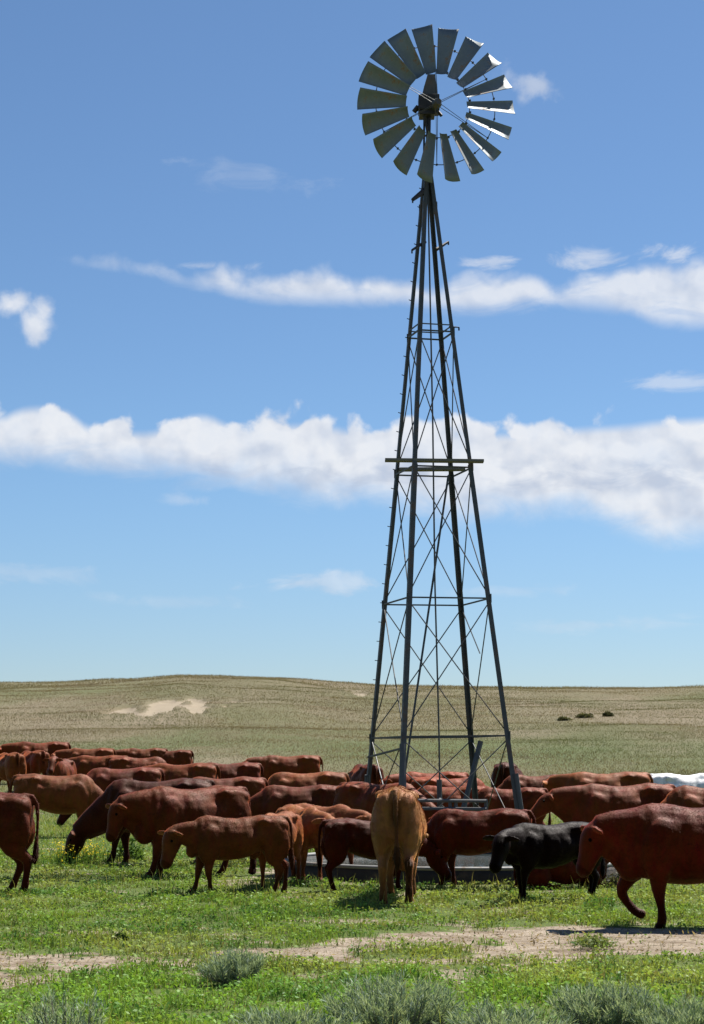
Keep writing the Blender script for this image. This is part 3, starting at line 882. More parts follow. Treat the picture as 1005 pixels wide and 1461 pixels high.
    rm = o0.modifiers.new("r", 'REMESH'); rm.mode = 'VOXEL'; rm.voxel_size = vox; rm.adaptivity = 0.0
    sm = o0.modifiers.new("s", 'SMOOTH'); sm.factor = 0.5; sm.iterations = int(round(9 * 0.016 / vox)) + 2
    dg = bpy.context.evaluated_depsgraph_get()
    me = bpy.data.meshes.new_from_object(o0.evaluated_get(dg))
    bpy.data.objects.remove(o0); bpy.data.meshes.remove(me0)
    nv = len(me.vertices)
    co = np.empty(nv * 3, np.float32); me.vertices.foreach_get('co', co); co = co.reshape(-1, 3)
    # coat relief: muscle and loose-skin unevenness
    nz = np.empty(nv * 3, np.float32); me.vertices.foreach_get('normal', nz); nz = nz.reshape(-1, 3)
    body = np.clip((0.95 - np.abs(co[:, 0])) / 0.2, 0, 1) * np.clip((co[:, 2] - 0.45) / 0.15, 0, 1)
    rel = (fbm(co[:, 0] * 5 + seed * 3.7, co[:, 2] * 4 + np.sign(co[:, 1]) * 9.3, seed + 1, 3) - 0.5) * 0.030
    def G(cx, cz, wx, wz):
        return np.exp(-((co[:, 0] - cx) / wx) ** 2 - ((co[:, 2] - cz) / wz) ** 2)
    side = np.clip(np.abs(co[:, 1]) / 0.14, 0, 1)
    rib = side * (-0.050 * G(-0.27, 1.13, 0.11, 0.11) + 0.030 * G(-0.43, 1.245, 0.07, 0.06) + 0.022 * G(-0.79, 1.17, 0.05, 0.06)
                  - 0.026 * G(0.27, 0.95, 0.06, 0.30) - 0.024 * G(0.40, 1.20, 0.10, 0.09) + 0.022 * G(0.70, 0.92, 0.08, 0.11)
                  - 0.028 * G(-0.40, 0.74, 0.10, 0.12) + 0.018 * G(-0.02, 0.80, 0.22, 0.25))
    rib = rib + side * 0.0045 * np.sin(co[:, 0] * 46 + co[:, 2] * 9 + seed) * np.clip(1 - np.abs(co[:, 0] - 0.72) / 0.2, 0, 1) * (co[:, 2] > 0.7)
    rib = rib + side * 0.0030 * np.sin(co[:, 0] * 44 - co[:, 2] * 6) * np.clip(1 - np.abs(co[:, 0] + 0.02) / 0.24, 0, 1) * np.clip(1 - np.abs(co[:, 2] - 0.95) / 0.25, 0, 1)
    co = co + nz * ((rel + rib) * body)[:, None]
    tone_ = np.ones(nv)
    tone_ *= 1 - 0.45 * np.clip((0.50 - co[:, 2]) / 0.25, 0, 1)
    tone_[co[:, 2] < 0.065] = 0.22
    dn_ = np.linalg.norm(co - nose[None, :], axis=1)
    tone_ *= np.where(dn_ < 0.10 * hs, 0.55, 1.0)
    sw_ = (co[:, 0] < -0.885) & (co[:, 2] < 0.68)
    tone_[sw_] *= 0.55
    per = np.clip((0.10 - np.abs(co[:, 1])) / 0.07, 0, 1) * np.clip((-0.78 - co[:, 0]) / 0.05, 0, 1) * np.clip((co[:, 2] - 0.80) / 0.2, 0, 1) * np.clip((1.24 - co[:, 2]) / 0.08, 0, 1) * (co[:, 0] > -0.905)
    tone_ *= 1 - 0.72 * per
    for e_ in ears:
        de = np.linalg.norm(co - e_[2][None, :], axis=1)
        tone_[de < 0.10] *= 1.5  # ears lightened: sun glowing through them, put into the tone
    tail_ = co[:, 0] < -0.91
    tone_[tail_] *= tail_tone
    if lying: tone_[:] = 1.0
    nq = len(me.polygons)
    pv_ = np.empty(nq * 4, np.int32); me.polygons.foreach_get('vertices', pv_); quads_ = pv_.reshape(-1, 4)
    bpy.data.meshes.remove(me)
    A_, B_, C_, D_ = (co[quads_[:, k]] for k in range(4))
    fn = np.cross(C_ - A_, D_ - B_); ar = np.linalg.norm(fn, axis=1) + 1e-12
    fn = fn / ar[:, None]; ar = ar / 2
    verts = [co]; tones = [tone_]; tris = []; nvt = len(co)
    # coat: short hairs lying backwards along the body
    if hair > 0:
        rn = np.random.default_rng(seed + 500)
        n = int(hair * ar.sum())
        q = rn.choice(nq, n, p=ar / ar.sum()); a1 = rn.uniform(0, 1, n)[:, None]; a2 = rn.uniform(0, 1, n)[:, None]
        P = (A_[q] * (1 - a1) + B_[q] * a1) * (1 - a2) + (D_[q] * (1 - a1) + C_[q] * a1) * a2
        N = fn[q]; tq = tone_[quads_[q, 0]]
        flow = np.tile(np.array([-1.0, 0.0, -0.45]), (n, 1))
        low_ = P[:, 2] < 0.5; flow[low_] = np.array([-0.2, 0, -1.0])
        hd_ = np.linalg.norm(P - (P0 + fd * 0.22 * hs)[None, :], axis=1) < 0.30 * hs; flow[hd_] = fd
        tl_ = (P[:, 0] < -0.89) & (P[:, 2] < 1.2); flow[tl_] = np.array([0, 0, -1.0])
        whorl = (fbm(P[:, 0] * 4, P[:, 2] * 4 + np.sign(P[:, 1]) * 7, seed + 40, 2) - 0.5) * 2.4
        flow = flow + np.stack([whorl * 0.2, np.zeros(n), whorl * 0.7], 1) + rn.normal(size=(n, 3)) * 0.28
        T = flow - N * (flow * N).sum(1)[:, None]; T /= np.linalg.norm(T, axis=1)[:, None] + 1e-9
        Wv = np.cross(N, T)
        L = rn.uniform(0.018, 0.036, n); L[low_] *= 0.5; L[hd_] *= 0.55
        L[(P[:, 0] < -0.885) & (P[:, 2] < 0.68)] *= 3.0
        lift_ = rn.uniform(0.08, 0.50, n)
        wdt = 0.0022 if not low_.all() else 0.002
        tip = P + (T + N * lift_[:, None]) * L[:, None]
        b0 = P - N * 0.002 + Wv * wdt; b1 = P - N * 0.002 - Wv * wdt
        verts.append(np.stack([b0, b1, tip], 1).reshape(-1, 3))
        clump = np.clip(1.0 + (fbm(P[:, 0] * 18, P[:, 2] * 12 + P[:, 1] * 9, seed + 60, 3) - 0.5) * 0.8, 0.6, 1.4)
        ht_ = tq * rn.uniform(0.78, 1.22, n) * clump
        tones.append(np.stack([ht_ * 0.85, ht_ * 0.85, ht_ * 1.2], 1).ravel())
        k = nvt + np.arange(n) * 3; tris.append(np.stack([k, k + 1, k + 2], 1)); nvt += 3 * n
    for s_ in (-1, 1):                       # eyes, set into the same mesh
        c = P0 + (fd * 0.135 - dn * 0.045 + lat2 * s_ * 0.100) * hs
        ev, ef = [], []
        ellipsoid(ev, ef, c, (0.022 * hs,) * 3, None, 8, 6)
        ef = np.array(ef); verts.append(np.array(ev)); tones.append(np.full(len(ev), 0.05))
        tris.append(np.concatenate([ef[:, [0, 1, 2]], ef[:, [0, 2, 3]]]) + nvt); nvt += len(ev)
    vv = np.concatenate(verts); vv[:, 2] += dz
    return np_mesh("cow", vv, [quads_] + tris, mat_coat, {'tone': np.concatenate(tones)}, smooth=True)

RED = (0.155, 0.050, 0.026); DRED = (0.095, 0.026, 0.014); TAN = (0.34, 0.185, 0.085); BRN = (0.185, 0.078, 0.040); DBRN = (0.050, 0.020, 0.013); BLK = (0.013, 0.008, 0.009); LBRN = (0.27, 0.125, 0.065); WHT = (0.62, 0.62, 0.62); PUR = (0.17, 0.066, 0.045)
HERD = "cattle crowding round the windmill and water tank"
FARG = "cattle standing in the far part of the herd"
n_cow = [0]
def cow(label, cx, p, top=None, s=None, h=180, color=RED, pose='low', calf=False, feet=None, far=False, anchor=None, **kw):
    """cx: photo column of the trunk centre; p: photo pixels per metre there; top: photo row of the back line"""
    n_cow[0] += 1; seed = n_cow[0]
    d = F / p
    x, y, _ = at_depth(cx, 1085, d)
    z = gz_at(x, y)
    if s is None:
        zt = EYE + (1085 - top) / p
        s = max(0.88, min(1.13, (zt - z) / 1.335))
    vox = 0.016 if p > 90 else (0.02 if p > 65 else 0.025)
    rgn = random.Random(seed * 7)
    sw = kw.pop('swing', (rgn.uniform(-5, 9), rgn.uniform(-9, 5), rgn.uniform(-8, 6), rgn.uniform(-5, 8)))
    kw.setdefault('fat', rgn.uniform(0.93, 1.06))
    if far:
        h += rgn.uniform(-9, 9); kw.setdefault('turn', rgn.uniform(-28, 28)); kw.setdefault('pitch_add', rgn.uniform(-10, 12))
        if pose == 'low' and rgn.random() < 0.5: pose = rgn.choice(['drink', 'graze', 'hang'])
    me = cow_mesh(pose=pose, calf=calf, vox=vox, hair=(6500 if p > 90 else 3500 if p > 65 else 1800), seed=seed, swing=sw, tail_sway=kw.pop('tail_sway', rgn.uniform(-0.05, 0.05)), **kw)
    nm = "calf" if calf else "cow"
    me.name = nm
    o = link_mesh(nm, me)
    o.location = (x, y, z - 0.015); o.rotation_euler = (0, 0, R(h)); o.scale = (s * (1.0 if not far else rgn.uniform(0.95, 1.06)), s, s)
    k_ = (1, 1, 1) if color == WHT else (0.66, 0.45, 0.32) if color[0] > 0.4 else (0.47, 0.295, 0.165)
    o.color = (color[0] * k_[0], color[1] * k_[1], color[2] * k_[2], 1.0)
    tag(o, label, "calf" if calf else "cow", FARG if far else HERD)
    return o

# nearest row
cow("red brown cow cut off by the left edge, only rump and hind legs showing", -44, 109, s=0.97, h=180, color=(0.14, 0.05, 0.028), pose='low', swing=(0, 6, -6, 10), tail_sway=0.1)
cow("large tan backed cow standing behind the grazing one at far left", 80, 64, top=1103, h=6, color=(0.225, 0.108, 0.06), pose='graze')
cow("very dark brown cow with its head down grazing beside yellow flowers", 226, 85, s=1.06, h=180, color=(0.085, 0.034, 0.023), pose='graze', swing=(8, -6, 5, -4), udder=True)
cow("brown cow walking left with a glossy round rump, in front of the grazing cow", 277, 95, s=1.0, h=212, color=(0.17, 0.062, 0.032), pose='hang', swing=(12, -8, -14, 10), pitch_add=4, turn=-12, head_turn=14)
cow("brown calf with lighter tail walking left across the grass", 340, 108, s=0.765, h=196, color=(0.19, 0.085, 0.042), pose='hang', calf=True, swing=(-6, 10, 8, -10), pitch_add=4, head_turn=24, tail_sway=0.08)
cow("light brown calf with lowered head at the left end of the tank", 430, 98, s=0.80, h=292, color=(0.36, 0.19, 0.115), pose='low', calf=True, turn=8)
cow("ginger calf facing the camera squeezed behind the rump of the walking calf", 398, 103, s=0.76, h=256, color=(0.33, 0.165, 0.095), pose='low', calf=True)
cow("light brown calf bending its head over the left end of the tank", 458, 94, s=0.80, h=318, color=(0.34, 0.17, 0.10), pose='low', calf=True)
cow("dark red calf drinking, half hidden by the tan cow seen from behind", 527, 106, s=0.72, h=14, color=DRED, pose='drink', calf=True)
cow("brown cow standing just behind the tan cow and the tank", 541, 79, s=1.0, h=322, color=(0.20, 0.072, 0.036), pose='drink')
cow("tan cow seen straight from behind with its tail hanging at the tank", 569, F / 22.75, s=1.04, h=86, color=(0.40, 0.262, 0.165), pose='drink', swing=(3, -3, 4, -9), tail_sway=-0.02, fat=0.88, tail_tone=0.38)
cow("dark red young cow drinking at the tank with its head down", 683, 105, s=0.80, h=166, color=(0.135, 0.040, 0.020), pose='drink', calf=True, swing=(4, -8, 6, -12))
cow("nearly black calf standing in front of the tank, facing left", 786, 115, s=0.72, h=200, color=BLK, pose='low', calf=True, swing=(3, -3, 5, -3), pitch_add=10, turn=32)
cow("small dark red calf lying beside the tank behind the black calf's legs", 800, 104, s=0.74, h=20, color=(0.11, 0.03, 0.018), pose='level', calf=True, lying=True)
cow("deep red cow walking in from the right edge with one front leg raised", 1000, 135, s=0.96, h=181, color=(0.135, 0.036, 0.020), pose='hang', lift=2, swing=(-6, 2, 10, -12), fat=1.04, head_turn=10)
cow("large brown cow facing left behind the deep red cow at right", 888, 84, s=1.0, h=183, color=(0.19, 0.07, 0.038), pose='low', fat=1.05, pitch_add=-12)
cow("orange brown cow at the right edge behind the deep red cow's shoulders", 1022, 88, top=1119, h=180, color=(0.25, 0.10, 0.05), pose='graze')
# middle row, left of the windmill
cow("purplish brown cow facing left whose pale tail hangs behind the calves", 429, 75, top=1118, h=180, color=PUR, pose='drink', tail_sway=0.06)
cow("light brown cow facing left in the second row, dark tailhead", 437, 60, top=1100, h=180, color=LBRN, pose='graze', far=True)
cow("brown cow between the glossy rumped cow and the purplish brown cow", 320, 64, top=1107, h=180, color=(0.18, 0.068, 0.042), pose='graze', far=True)
cow("brown cow standing rearmost and rightmost of the left group, dark tail", 413, 45, top=1077, h=180, color=(0.21, 0.085, 0.043), pose='low', far=True)
cow("brown cow with a paler shoulder behind the grazing dark cow", 260, 52, top=1088, h=180, color=(0.225, 0.092, 0.05), pose='low', far=True)
cow("purplish brown cow directly right of the pale shouldered cow", 327, 50, top=1087, h=182, color=(0.165, 0.06, 0.04), pose='low', far=True)
# far left cluster
cow("reddish cow standing highest at the far left of the herd", 58, 42, top=1058, h=181, color=(0.22, 0.08, 0.04), pose='low', far=True)
cow("tan cow seen from behind at the left edge of the far group", 14, 46, top=1073, h=108, color=LBRN, pose='low', far=True)
cow("orange brown cow seen from behind, second from the left edge", 47, 45, top=1070, h=118, color=(0.23, 0.098, 0.052), pose='low', far=True)
cow("brown cow facing the camera in the middle of the far left group", 88, 48, top=1082, h=262, color=(0.17, 0.065, 0.038), pose='level', far=True)
cow("light brown cow among the hindmost row near the far left", 128, 43, top=1067, h=180, color=(0.24, 0.105, 0.058), pose='low', far=True)
cow("brown cow with a dark tail in the hindmost row", 207, 40, top=1067, h=180, color=(0.19, 0.082, 0.045), pose='low', far=True)
cow("small brown rump with dark curved tail, hindmost beside the open hill", 243, 40, top=1073, h=180, color=(0.17, 0.068, 0.04), pose='low', far=True)
cow("tan backed cow in front of the hindmost row at left", 143, 46, top=1077, h=178, color=(0.25, 0.105, 0.055), pose='low', far=True)
cow("reddish cow facing right among the far left cattle", 198, 47, top=1079, h=4, color=(0.21, 0.08, 0.042), pose='low', far=True)
cow("long backed dull red cow just behind the tan backed and grazing cows", 176, 56, top=1094, h=180, color=(0.175, 0.062, 0.044), pose='graze', far=True)
# behind and right of the windmill
cow("dark brown cow seen end on at the windmill's left leg", 521, 52, top=1089, h=100, color=(0.13, 0.05, 0.03), pose='low', far=True)
cow("orange red cow behind the windmill, hindmost between its legs", 617, 55, top=1100, h=180, color=(0.27, 0.085, 0.042), pose='low', far=True)
cow("bright rusty cow facing right between the windmill legs", 640, 61, top=1107, h=3, color=(0.30, 0.098, 0.05), pose='graze', far=True)
cow("rusty young cow standing behind the pipe guard rail", 643, 67, top=1119, h=180, color=(0.28, 0.10, 0.055), pose='graze', far=True)
cow("dusty red young cow with curved pale tail right of the windmill", 727, 70, top=1124, h=176, color=(0.21, 0.075, 0.05), pose='graze', far=True)
cow("dark brown cow seen end on behind the windmill's right leg", 725, 52, top=1087, h=84, color=(0.085, 0.036, 0.025), pose='low', far=True)
cow("darker brown cow left of the long tan backed cow at right", 766, 58, top=1104, h=180, color=(0.15, 0.06, 0.032), pose='graze', far=True)
cow("long tan backed cow with dark tail in the back row at right", 866, 61, top=1100, h=180, color=LBRN, pose='low', far=True)
cow("white cow in the back row at the right edge", 974, 58, top=1102, h=2, color=WHT, pose='graze', far=True)

# ------------------------------------------------------------------ vegetation
def leaf_mat(name, transl=0.35, rough=0.6):
    m = bpy.data.materials.new(name); m.use_nodes = True
    t = NT(m.node_tree)
    for nd in list(t.n): t.n.remove(nd)
    c = t.attr('col').outputs['Color']
    df = t.new('ShaderNodeBsdfDiffuse'); t.l.new(c, df.inputs[0])
    tl = t.new('ShaderNodeBsdfTranslucent'); t.l.new(t.mix(1.0, c, rgb(1.25, 1.2, 0.6), 'MULTIPLY'), tl.inputs[0])
    mx = t.new('ShaderNodeMixShader'); mx.inputs[0].default_value = transl
    t.l.new(df.outputs[0], mx.inputs[1]); t.l.new(tl.outputs[0], mx.inputs[2])
    gl = t.new('ShaderNodeBsdfGlossy'); gl.inputs['Roughness'].default_value = 0.45; gl.inputs[0].default_value = rgb(0.8, 0.85, 0.8)
    mx2 = t.new('ShaderNodeMixShader'); mx2.inputs[0].default_value = 0.012
    t.l.new(mx.outputs[0], mx2.inputs[1]); t.l.new(gl.outputs[0], mx2.inputs[2])
    o = t.new('ShaderNodeOutputMaterial'); t.l.new(mx2.outputs[0], o.inputs[0])
    return m
M_LEAF = leaf_mat("leaf_green")

def blades(P, H, Wd, lean, colr, rng, segs=2):
    """P (n,3) bases; returns verts, [quads, tris], colours"""
    n = len(P)
    a = rng.uniform(0, 2 * np.pi, n); b_ = rng.uniform(0, 2 * np.pi, n)
    dirx, diry = np.cos(a), np.sin(a)
    sx, sy = np.cos(b_), np.sin(b_)
    L = lean * H
    def pt(t, wf, side):
        x = P[:, 0] + dirx * L * t * t + side * sx * Wd * wf
        y = P[:, 1] + diry * L * t * t + side * sy * Wd * wf
        z = P[:, 2] + H * (t - 0.25 * np.clip(lean, 0, 2) * t * t)
        return np.stack([x, y, z], 1)
    vs = np.stack([pt(0, .5, -1), pt(0, .5, 1), pt(.55, .42, 1), pt(.55, .42, -1), pt(1, 0, 0)], 1).reshape(-1, 3)
    i = np.arange(n) * 5
    q = np.stack([i, i + 1, i + 2, i + 3], 1); t3 = np.stack([i + 3, i + 2, i + 4], 1)
    c = np.repeat(colr, 5, 0).reshape(n, 5, 3).copy()
    c[:, 0:2] *= 0.8; c[:, 4] *= 1.12
    return vs, q, t3, c.reshape(-1, 3)

def leaves(P, size, colr, rng, tilt=0.6, asp=0.55):
    n = len(P)
    d = rng.normal(size=(n, 3)); d[:, 2] *= 0.45; d /= np.linalg.norm(d, axis=1)[:, None]
    u = rng.normal(size=(n, 3)) * tilt + np.array([0, 0, 1.0]); s = np.cross(d, u); s /= np.linalg.norm(s, axis=1)[:, None] + 1e-9
    S = size[:, None]
    vs = np.stack([P, P + d * S * .5 + s * S * asp * .5, P + d * S, P + d * S * .5 - s * S * asp * .5], 1).reshape(-1, 3)
    i = np.arange(n) * 4
    return vs, np.stack([i, i + 1, i + 2, i + 3], 1), np.repeat(colr, 4, 0)

class Veg:
    def __init__(self): self.v = []; self.q = []; self.t = []; self.c = []; self.n = 0
    def blades(self, *a, **k):
        v, q, t3, c = blades(*a, **k)
        self.v.append(v); self.q.append(q + self.n); self.t.append(t3 + self.n); self.c.append(c); self.n += len(v)
    def leaves(self, *a, **k):
        v, q, c = leaves(*a, **k)
        self.v.append(v); self.q.append(q + self.n); self.c.append(c); self.n += len(v)
    def build(self, name, mat=None):
        fl = []
        if self.q: fl.append(np.concatenate(self.q))
        if self.t: fl.append(np.concatenate(self.t))
        me = np_mesh(name, np.concatenate(self.v), fl, mat or M_LEAF, {'col': np.concatenate(self.c)})
        return link_mesh(name, me)

rng = np.random.default_rng(11)
def scatter(d0, d1, dens, margin=1.5):
    """random ground points inside the widened view wedge between two distances"""
    hw = 502.5 / F * margin
    n = int(dens * (hw * (d1 * d1 - d0 * d0) + 2.0 * (d1 - d0)))
    y = np.sqrt(rng.uniform(d0 * d0, d1 * d1, n))
    x = rng.uniform(-1, 1, n) * (hw * y + 1.0)
    return x, y
def outside_tank(x, y): return (x - TANK[0]) ** 2 + (y - TANK[1]) ** 2 > (TANK[2] + 0.05) ** 2
def lerp(a, b, t): return a[None, :] * (1 - t[:, None]) + b[None, :] * t[:, None]
G1 = np.array([0.136, 0.216, 0.0384]); G2 = np.array([0.228, 0.256, 0.068]); G3 = np.array([0.076, 0.144, 0.032]); ST_ = np.array([0.216, 0.188, 0.088])

def meadow_colour(x, y):
    n = len(x)
    pn = fbm(x / 1.6, y / 1.6, 51, 4)
    t_ = np.clip((pn - 0.32) / 0.36, 0, 1)
    near = np.clip((16.0 - y) / 2.0, 0, 1)
    t_ = np.clip(t_ + 0.12 * (1 - near) - 0.22 * near, 0, 1)
    c = lerp(G1, G2, t_)
    k = np.clip((fbm(x / 0.5, y / 0.5, 61, 3) - 0.55) / 0.15, 0, 1)
    c = c * (1 - k[:, None]) + G3[None, :] * k[:, None]
    c = c * rng.uniform(0.84, 1.36, n)[:, None] * (1 + 0.22 * near)[:, None]
    dry = rng.uniform(0, 1, n) < 0.04 + 0.09 * t_
    c[dry] = ST_ * rng.uniform(0.6, 1.1, dry.sum())[:, None]
    return c

vg = Veg()
for (d0, d1, db, dl) in [(9.6, 16.0, 1500, 1100), (16.0, 24.0, 900, 620), (24.0, 34.0, 480, 300)]:
    for kind, dens in (('b', db), ('l', dl)):
        x, y = scatter(d0, d1, dens)
        dm = dirt_mask(x, y)
        clump = fbm(x / 0.35, y / 0.35, 71, 3)
        keep = (rng.uniform(0, 1, len(x)) < (1 - dm) ** 1.5 * np.clip(0.25 + (clump - 0.35) * 3.2, 0.15, 1.0) + 0.008) & outside_tank(x, y)
        x, y, clump = x[keep], y[keep], clump[keep]
        z = terrain(x, y)
        c = meadow_colour(x, y)
        hh = np.clip(0.5 + (clump - 0.4) * 3.0, 0.45, 1.7) * np.where(y < 15.5, 1.15, 0.92)
        big = 1.0 + (y - 10) / 40.0
        if kind == 'b':
            H = rng.uniform(0.035, 0.105, len(x)) * hh
            vg.blades(np.stack([x, y, z - 0.004], 1), H, rng.uniform(0.004, 0.009, len(x)) * big, rng.uniform(0.1, 0.9, len(x)), c, rng)
        else:
            P = np.stack([x, y, z + rng.uniform(0.005, 0.075, len(x)) * hh], 1)
            vg.leaves(P, rng.uniform(0.018, 0.045, len(x)) * big, c * np.array([0.95, 1.08, 0.95]), rng)
# taller seed stalks
x, y = scatter(10.6, 30, 9); dm = dirt_mask(x, y); k = (dm < 0.3) & outside_tank(x, y); x, y = x[k], y[k]
vg.blades(np.stack([x, y, terrain(x, y)], 1), rng.uniform(0.12, 0.28, len(x)), np.full(len(x), 0.006), rng.uniform(0.1, 0.5, len(x)), lerp(G2, ST_, rng.uniform(0, 1, len(x))), rng)
tag(vg.build("meadow_grass"), "short bright green grass and clover of the meadow", "grass", kind='stuff')

# bare-track litter: straw and pebbles of dung
vg = Veg()
x, y = scatter(13.5, 20.5, 260); dm = dirt_mask(x, y); k = dm > rng.uniform(0.15, 0.6, len(x)); x, y = x[k], y[k]
vg.leaves(np.stack([x, y, terrain(x, y) - 0.012], 1), rng.uniform(0.02, 0.06, len(x)), lerp(np.array([0.34, 0.27, 0.17]), np.array([0.10, 0.07, 0.04]), rng.uniform(0, 1, len(x))), rng, tilt=0.3, asp=0.35)
tag(vg.build("straw_litter"), "dry straw bits and crumbs scattered on the dirt track", "litter", kind='stuff')

# grass further back, then the hillside
vg = Veg()
for (d0, d1, dens, hmin, hmax, wd) in [(33, 48, 150, 0.06, 0.16, 0.014), (48, 75, 110, 0.06, 0.18, 0.013), (75, 120, 75, 0.05, 0.16, 0.016), (120, 205, 30, 0.06, 0.20, 0.024), (205, 245, 20, 0.10, 0.42, 0.03)]:
    x, y = scatter(d0, d1, dens, 1.5)
    sm_ = sand_mask(x, y); k = (rng.uniform(0, 1, len(x)) > sm_ * 1.3) & outside_tank(x, y) & (rng.uniform(0, 1, len(x)) > dirt_mask(x, y) * (y < 40))
    x, y = x[k], y[k]; n = len(x)
    z = terrain(x, y)
    t_ = np.clip((fbm(x / 14.0, y / 28.0, 81, 4) - 0.36) / 0.28, 0, 1)
    hillc = lerp(np.array([0.108, 0.104, 0.0544]), np.array([0.16, 0.1296, 0.0864]), t_)
    r_ = np.clip((fbm(x / 7.0, y / 16.0, 91, 4) - 0.54) / 0.12, 0, 1) * 0.7
    hillc = hillc * (1 - r_[:, None]) + np.array([0.128, 0.0944, 0.068])[None, :] * r_[:, None]
    gsw = (np.clip((y - 64) / 22, 0, 1) * np.clip((125 - y) / 40, 0, 1) * np.clip((0.58 - fbm(x / 14.0, y / 28.0, 81, 4)) / 0.2, 0, 1) * 0.6)
    hillc = hillc * (1 - gsw[:, None]) + np.array([0.068, 0.112, 0.0384])[None, :] * gsw[:, None]
    cr = np.clip((y - 168) / 45, 0, 1)[:, None] * 0.55
    hillc = hillc * (1 - cr) + np.array([0.180, 0.150, 0.102])[None, :] * cr
    tt = np.clip((y - 46) / 26, 0, 1)
    c = meadow_colour(x, y) * (1 - tt[:, None]) + hillc * tt[:, None] * rng.uniform(0.75, 1.2, n)[:, None]
    vg.blades(np.stack([x, y, z - 0.02], 1), rng.uniform(hmin, hmax, n) * np.clip(0.5 + fbm(x / 6, y / 6, 95, 3), 0.6, 1.4), np.full(n, wd), rng.uniform(0.3, 1.6, n), c, rng)
tag(vg.build("hill_grass"), "dry olive grass covering the hillside behind the herd", "grass", kind='stuff')

# sagebrush
SAGE1 = np.array([0.17, 0.235, 0.17]); SAGE2 = np.array([0.36, 0.43, 0.33]); SAGED = np.array([0.10, 0.15, 0.09])
M_STEM = metal("sage_stem", (0.14, 0.115, 0.085), (0.22, 0.19, 0.15), 0.0, 0.9)
def sagebrush(label, px, py, wpx, hpx, seed, name="sagebrush", cols=(SAGE1, SAGE2, SAGED), dens=1.0):
    rg = np.random.default_rng(seed)
    gx_, gy_ = ground_px(px, py); p = F / gy_
    wd = wpx / p; ht = hpx / p
    root = empty(name, (gx_, gy_, gz_at(gx_, gy_)))
    tag(root, label, "shrub", "grey green brush in the foreground")
    sb = MB(); P = []; D = []
    ns = int(80 * dens)
    for i in range(ns):
        a = rg.uniform(0, 2 * np.pi); sp_ = rg.uniform(0, 1) ** 0.6
        tip = np.array([math.cos(a) * wd * 0.5 * sp_, math.sin(a) * wd * 0.42 * sp_, ht * (1.05 - 0.30 * sp_ ** 2) * rg.uniform(0.45, 1.2)])
        b0 = np.array([math.cos(a) * 0.03, math.sin(a) * 0.03, 0.0]); m_ = tip * np.array([0.80, 0.80, 0.42])
        sb.bar(b0, m_, 0.005, 4, 0.004); sb.bar(m_, tip, 0.004, 4, 0.0015)
        nl = int(85 * dens)
        tt = rg.uniform(0.12, 1.05, nl)
        for t_ in tt:
            q = (b0 * (1 - t_) ** 2 + 2 * m_ * t_ * (1 - t_) + tip * t_ ** 2) if t_ < 1 else tip * t_
            P.append(q + rg.normal(size=3) * 0.010); 
            dd = (tip - m_); dd = dd / np.linalg.norm(dd) + rg.normal(size=3) * 0.55; dd[2] = abs(dd[2]) * 0.8 + 0.25; D.append(dd / np.linalg.norm(dd))
    P = np.array(P); D = np.array(D); n = len(P)
    S = rg.uniform(0.035, 0.075, n)[:, None]
    s_ = np.cross(D, rg.normal(size=(n, 3))); s_ /= np.linalg.norm(s_, axis=1)[:, None]
    vs = np.stack([P, P + D * S * .5 + s_ * S * .05, P + D * S, P + D * S * .5 - s_ * S * .05], 1).reshape(-1, 3)
    i = np.arange(n) * 4
    c = lerp(cols[0], cols[1], rg.uniform(0, 1, n)); k = rg.uniform(0, 1, n) < 0.2; c[k] = cols[2]
    me = np_mesh("foliage", vs, [np.stack([i, i + 1, i + 2, i + 3], 1)], M_LEAF, {'col': np.repeat(c, 4, 0)})
    link_mesh("foliage", me, parent=root)
    sb.build("stem", M_STEM, root)
    return root
sagebrush("small round grey green sagebrush at the edge of the dirt track", 334, 1404, 92, 36, 1)
sagebrush("broad grey green sagebrush at the bottom centre of the picture", 562, 1478, 190, 60, 2, dens=1.4)
sagebrush("pale sagebrush in the bottom right corner with upright feathery shoots", 975, 1484, 170, 46, 3, dens=1.2)
sagebrush("dark grey green sagebrush left of the bottom right corner", 862, 1478, 150, 56, 4, dens=1.3)
sagebrush("low sagebrush between the bottom centre bush and the right ones", 722, 1494, 190, 44, 5)
sagebrush("low sagebrush left of the broad bottom centre bush", 420, 1488, 190, 32, 6)
sagebrush("low pale brush at the very bottom left with thin dry stalks", 95, 1490, 130, 60, 7, dens=0.5)

# yellow wildflowers, left of the grazing cow's head
def flowers():
    vg = Veg(); rg = np.random.default_rng(5)
    c0 = ground_px(112, 1232)
    n = 420
    x = c0[0] + rg.normal(size=n) * 0.28; y = c0[1] + rg.normal(size=n) * 0.75
    z = terrain(x, y)
    H = rg.uniform(0.12, 0.34, n)
    vg.blades(np.stack([x, y, z], 1), H, np.full(n, 0.010), rg.uniform(0.0, 0.35, n), np.tile(np.array([0.10, 0.17, 0.035]), (n, 1)) * rg.uniform(0.7, 1.2, n)[:, None], rg)
    k = rg.integers(0, n, 700)
    vg.leaves(np.stack([x[k], y[k], z[k] + H[k] * rg.uniform(0.1, 0.7, 700)], 1) + rg.normal(size=(700, 3)) * 0.02, rg.uniform(0.03, 0.06, 700), np.tile(np.array([0.11, 0.19, 0.04]), (700, 1)), rg)
    k = rg.integers(0, n, 520)
    vg.leaves(np.stack([x[k], y[k], z[k] + H[k] * 0.95], 1) + rg.normal(size=(520, 3)) * 0.025, rg.uniform(0.02, 0.035, 520), np.tile(np.array([0.62, 0.47, 0.035]), (520, 1)), rg, asp=0.9)
    tag(vg.build("wildflowers"), "patch of yellow wildflowers under the grazing cow's head", "flowers", kind='stuff')
flowers()

